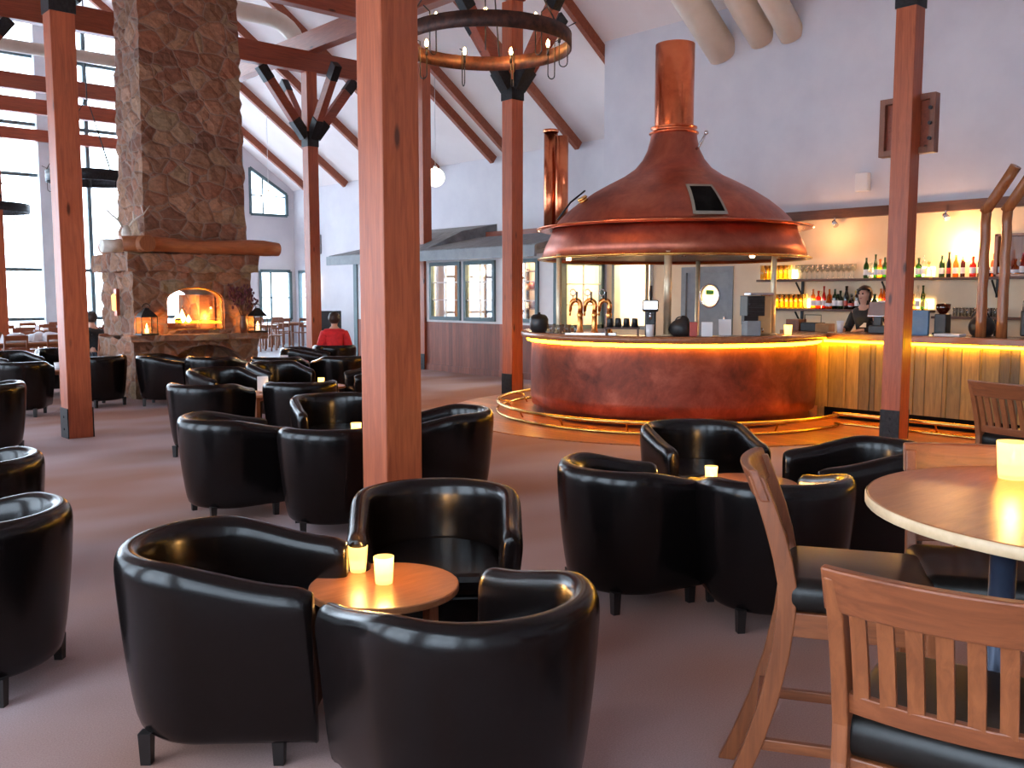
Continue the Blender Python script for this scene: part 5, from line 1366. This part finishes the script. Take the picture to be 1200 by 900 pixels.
# ================================================================== PEOPLE
def skin_mesh(name, verts, edges, m, parent=None, root=0, sub=2, post=None):
    me = bpy.data.meshes.new(name); me.from_pydata([v[0] for v in verts], edges, [])
    o = bpy.data.objects.new(name, me); COL.objects.link(o)
    md = o.modifiers.new('Skin', 'SKIN'); md.use_smooth_shade = True
    for i, v in enumerate(verts):
        sv = me.skin_vertices[0].data[i]; sv.radius = (v[1], v[1] if len(v) < 3 else v[2]); sv.use_root = (i == root)
    if sub: s = o.modifiers.new('Sub', 'SUBSURF'); s.levels = sub; s.render_levels = sub
    baked(o)
    if post:
        for v in o.data.vertices: post(v)
    for p in o.data.polygons: p.use_smooth = True
    o.data.materials.clear(); o.data.materials.append(M[m])
    if parent: o.parent = parent
    return o
def person(label, loc, rz, pose, top, legs, hair='hair', long_hair=True, group=None):
    """local +X is forward; one continuous skinned body, clothing and hair as children"""
    root = thing('person', label, 'person', loc, rz, group)
    if pose == 'sit':
        hip = .50; L = dict(knee=(.42, .12, .50), ankle=(.40, .12, .09), toe=(.54, .13, .045)); lean = .06
    else:
        hip = .93; L = dict(knee=(.03, .10, .50), ankle=(0, .10, .09), toe=(.14, .11, .045)); lean = .05
    V = []; E_ = []
    def v(p, r, par=None):
        V.append((Vector(p), r)); i = len(V) - 1
        if par is not None: E_.append((par, i))
        return i
    h = Vector((0, 0, hip))
    pel = v(h, .12); wa = v(h + Vector((lean * .4, 0, .18)), .105, pel); ch = v(h + Vector((lean, 0, .36)), .125, wa); cl = v(h + Vector((lean * 1.2, 0, .47)), .085, ch)
    ne = v(h + Vector((lean * 1.4, 0, .555)), .05, cl); ja = v(h + Vector((lean * 1.5 + .02, 0, .61)), .062, ne); he = v(h + Vector((lean * 1.5 + .012, 0, .69)), .086, ja); tp = v(h + Vector((lean * 1.5, 0, .765)), .058, he)
    hands = {}
    for s in (-1, 1):
        sh = v(h + Vector((lean, s * .165, .455)), .058, cl)
        if pose == 'work': el = v(h + Vector((.10, s * .25, .20)), .042, sh); wr = v(h + Vector((.32, s * .15, .20)), .028, el); hd = Vector((1, -s * .2, -.1))
        elif pose == 'sit': el = v(h + Vector((.08, s * .25, .18)), .044, sh); wr = v(h + Vector((.30, s * .17, .10)), .028, el); hd = Vector((1, -s * .2, -.2))
        else: el = v(h + Vector((0, s * .24, .14)), .044, sh); wr = v(h + Vector((.05, s * .26, -.12)), .028, el); hd = Vector((.15, 0, -1))
        hd.normalize(); pw = V[wr][0]; pal = v(pw + hd * .07, .030, wr); side = Vector((0, 1, 0)) if abs(hd.z) < .8 else Vector((1, 0, 0))
        for f in range(4):
            off = side * (-.026 + .0175 * f); ln = (.062, .072, .068, .052)[f]
            a_ = v(V[pal][0] + hd * .035 + off, .0095, pal); b_ = v(V[a_][0] + hd * ln * .6 + Vector((0, 0, -.010)), .0085, a_); v(V[b_][0] + hd * ln * .4 + Vector((0, 0, -.014)), .0072, b_)
        a_ = v(pw + hd * .035 + side * (-s) * .03, .011, pal); v(V[a_][0] + hd * .03 + side * (-s) * .012, .009, a_)
        hp = v((0, s * .10, hip - .04), .088, pel); kn = v((L['knee'][0], s * L['knee'][1], L['knee'][2]), .056, hp); an = v((L['ankle'][0], s * L['ankle'][1], L['ankle'][2]), .036, kn); v((L['toe'][0], s * L['toe'][1], L['toe'][2]), .034, an)
    hc = V[he][0]
    def face_(vx):
        p = vx.co - hc
        if p.length < .14 and p.x > .03:
            if abs(p.y) < .02 and -.045 < p.z < .012: vx.co.x += .020 * (1 - abs(p.y) / .02)
            if .012 < abs(p.y) < .045 and 0 < p.z < .03: vx.co.x -= .010
    body = skin_mesh('body', V, E_, 'skin', root, 0, 2, face_)
    for s in (-1, 1):
        bm = new_bm(); bmesh.ops.create_uvsphere(bm, u_segments=10, v_segments=8, radius=.011, matrix=Matrix.Translation(hc + Vector((.073, s * .03, .014)))); obj('eye', bm, 'pitch', body)
        bm = new_bm(); bmesh.ops.create_uvsphere(bm, u_segments=10, v_segments=8, radius=.02, matrix=Matrix.Translation(hc + Vector((-.0, s * .083, -.0))) @ Matrix.Diagonal((.8, .35, 1.3, 1))); obj('ear', bm, 'skin', body)
    bm = new_bm(); bmesh.ops.create_uvsphere(bm, u_segments=10, v_segments=6, radius=.022, matrix=Matrix.Translation(hc + Vector((.074, 0, -.052))) @ Matrix.Diagonal((.3, 1, .25, 1))); obj('mouth', bm, 'wine_cloth', body)
    # hair: cap around the skull with a hanging back
    bm = new_bm(); bmesh.ops.create_uvsphere(bm, u_segments=28, v_segments=20, radius=.108, matrix=Matrix.Translation(hc + Vector((-.012, 0, .018))) @ Matrix.Diagonal((1.02, .98, 1.05, 1)))
    kill = [q for q in bm.verts if (q.co.x - hc.x) > .028 and (q.co.z - hc.z) < .062 or (q.co.z - hc.z) < -.085]
    bmesh.ops.delete(bm, geom=kill, context='VERTS')
    for q in bm.verts:
        if long_hair and q.co.z < hc.z - .02: q.co.z -= (hc.z - .02 - q.co.z) * 1.3
    o = obj('hair', bm, hair, body, smooth=True); sd = o.modifiers.new('S', 'SOLIDIFY'); sd.thickness = .012
    # top
    idx = [pel, wa, ch, cl]; TV = []; TE = []
    def tv(p, r, par=None):
        TV.append((Vector(p), r)); i = len(TV) - 1
        if par is not None: TE.append((par, i))
        return i
    bk = .03 if top == 'red_cloth' else 0; a0 = tv(V[pel][0] + Vector((0, 0, .02)), .142 + bk); a1 = tv(V[wa][0], .130 + bk, a0); a2 = tv(V[ch][0], .150 + bk, a1); a3 = tv(V[cl][0] + Vector((0, 0, -.005)), .102 + bk, a2)
    tv(V[cl][0] + Vector((.0, 0, .045)), .068, a3)
    k = len(V)
    arms = [i for i, (p, r) in enumerate(V)]
    n0 = tp + 1; per = (len(V) - n0) // 2
    for q in range(2):
        sh = n0 + q * per; el = sh + 1; wr = sh + 2
        s0 = tv(V[sh][0], .078 + bk * .7, a3); e0 = tv(V[el][0], .062 + bk * .7, s0); tv(V[wr][0] - (V[wr][0] - V[el][0]).normalized() * .02, .046, e0)
    skin_mesh('jacket' if top == 'red_cloth' else 'top', TV, TE, top, body)
    BV = []; BE = []
    def bv(p, r, par=None):
        BV.append((Vector(p), r)); i = len(BV) - 1
        if par is not None: BE.append((par, i))
        return i
    b0 = bv(V[pel][0] - Vector((0, 0, .02)), .132)
    for s in (-1, 1):
        hp = bv((0, s * .10, hip - .05), .100, b0); kn = bv((L['knee'][0], s * L['knee'][1], L['knee'][2]), .070, hp); bv((L['ankle'][0], s * L['ankle'][1], L['ankle'][2] + .03), .055, kn)
    skin_mesh('trousers', BV, BE, legs, body)
    for s in (-1, 1):
        bm = new_bm(); c = Vector(((L['ankle'][0] + L['toe'][0]) / 2 + .01, s * (L['ankle'][1] + .005), .045)); bmesh.ops.create_uvsphere(bm, u_segments=16, v_segments=10, radius=1, matrix=Matrix.Translation(c) @ Matrix.Diagonal((.135, .05, .055, 1)))
        for q in bm.verts: q.co.z = max(q.co.z, .0)
        obj('shoe', bm, 'black', body, smooth=True)
    return root
w = person('barmaid with dark hair in a black top standing behind the straight bar', (12.35, 6.28, 0), face((12.35, 6.28), (10.6, 6.6)), 'work', 'black_cloth', 'denim')
bm = new_bm(); add_box(bm, (.155, .05, 1.2), (.01, .10, .06)); obj('name_badge', bm, 'cloth_white', w)
person('person in a red jacket sitting with their back to us before the far post', (8.58, 14.22, .0), face((0, 0), (8.6, 14.3)), 'sit', 'red_cloth', 'denim', long_hair=False)
person('person in black sitting by the dining tables just right of the left post', (5.72, 17.9, 0), radians(120), 'sit', 'black_cloth', 'denim', long_hair=False)
person('person in dark red sitting at the dining tables, left of the fireplace', (6.55, 19.3, 0), radians(200), 'sit', 'wine_cloth', 'denim')
# the chairs those three sit on
dup(tub, (8.59, 14.25, 0), face((0, 0), (8.6, 14.3)), 'black leather tub chair under the person in the red jacket', 'tub chairs in the far rows')
dup(dc, (5.72, 17.9, 0), radians(120), 'wooden dining chair under the person in black', 'chairs of the seated guests')
dup(dc, (6.55, 19.3, 0), radians(200), 'wooden dining chair under the person in dark red', 'chairs of the seated guests')

# hut furniture seen through its lit windows
for k, (y, n) in enumerate(((15.4, 5), (14.3, 5))):
    t = thing('kitchen_shelf', ['wooden shelf unit with jars behind the left hut window', 'wooden shelf unit with jars behind the right hut window'][k], 'shelf', (13.6, y, 0.02))
    bm = new_bm()
    for z in (.9, 1.3, 1.7, 2.1): add_box(bm, (0, 0, z), (.3, .86, .03))
    for s in (-1, 1): add_box(bm, (0, s * .42, 1.08), (.3, .03, 2.14))
    obj('shelf_boards', bm, 'dark_wood', t)
    for z in (.915, 1.315, 1.715):
        for q in range(n):
            r = .05 + .012 * ((q + k) % 3); hgt = .12 + .05 * ((q * 2 + k) % 3)
            bm = new_bm(); add_lathe(bm, [(0, 0), (r, 0), (r, hgt * .8), (r * .7, hgt), (0, hgt)], 10)
            o = obj('storage_jar', bm, ['cardboard', 'red_plastic', 'dark_wood', 'cloth_white', 'copper'][(q + k + int(z * 3)) % 5]); o.location = (13.6, y - .34 + .17 * q, z + .02)
            tag(o, 'storage jar on the shelf behind the %s hut window' % ['left', 'right'][k], 'jar', 'jars behind the %s hut window' % ['left', 'right'][k])
t = thing('kitchen_counter', 'pale work counter inside the lit hut', 'counter', (12.8, 13.1, .02))
bm = new_bm(); add_box(bm, (0, 0, .45), (.6, 1.2, .9)); obj('body', bm, 'white', t); bm = new_bm(); add_box(bm, (0, 0, .92), (.66, 1.26, .04)); obj('worktop', bm, 'beech_y', t)
t = thing('towel_dispenser', 'grey paper towel dispenser on the wall of the lit room behind the bar', 'dispenser', (14.96, 11.55, 1.55))
bm = new_bm(); add_box(bm, (-.06, 0, .15), (.14, .3, .42)); obj('case', bm, 'olive', t, bevel=.02); bm = new_bm(); add_box(bm, (-.06, 0, -.09), (.06, .2, .06)); obj('towel', bm, 'cloth_white', t)

# ================================================================== LIGHT
# window light: portals guide sampling of the sky through the openings
def portal(loc, rot, sx, sy):
    l = bpy.data.lights.new('window_portal', 'AREA'); l.shape = 'RECTANGLE'; l.size = sx; l.size_y = sy; l.cycles.is_portal = True
    o = bpy.data.objects.new('window_portal', l); COL.objects.link(o); o.location = loc; o.rotation_euler = rot
for (y0, y1, z0, z1) in lh: portal((XL - .25, (y0 + y1) / 2, (z0 + z1) / 2), (0, -pi / 2, 0), z1 - z0, y1 - y0)
portal((5.8, YG + .25, 5.5), (-pi / 2, 0, 0), 15.2, 11)
W = bpy.data.worlds.new('World'); S.world = W; W.use_nodes = True
nt = W.node_tree; nt.nodes.clear(); ow = nt.nodes.new('ShaderNodeOutputWorld'); bg = nt.nodes.new('ShaderNodeBackground')
bg.inputs['Color'].default_value = (.74, .86, 1, 1); bg.inputs['Strength'].default_value = 4.6
nt.links.new(bg.outputs[0], ow.inputs['Surface'])

# camera
cam = bpy.data.cameras.new('camera'); cam.lens = 32.4; cam.sensor_width = 36; cam.clip_start = .05; cam.clip_end = 300
co = bpy.data.objects.new('camera', cam); COL.objects.link(co); co.location = (0, 0, EYE)
co.rotation_euler = (pi / 2 - math.atan(.097), 0, -YAW)
S.camera = co
S.view_settings.view_transform = 'Standard'; S.view_settings.look = 'None'; S.view_settings.gamma = 1
S.view_settings.use_curve_mapping = False; S.view_settings.exposure = 1.42
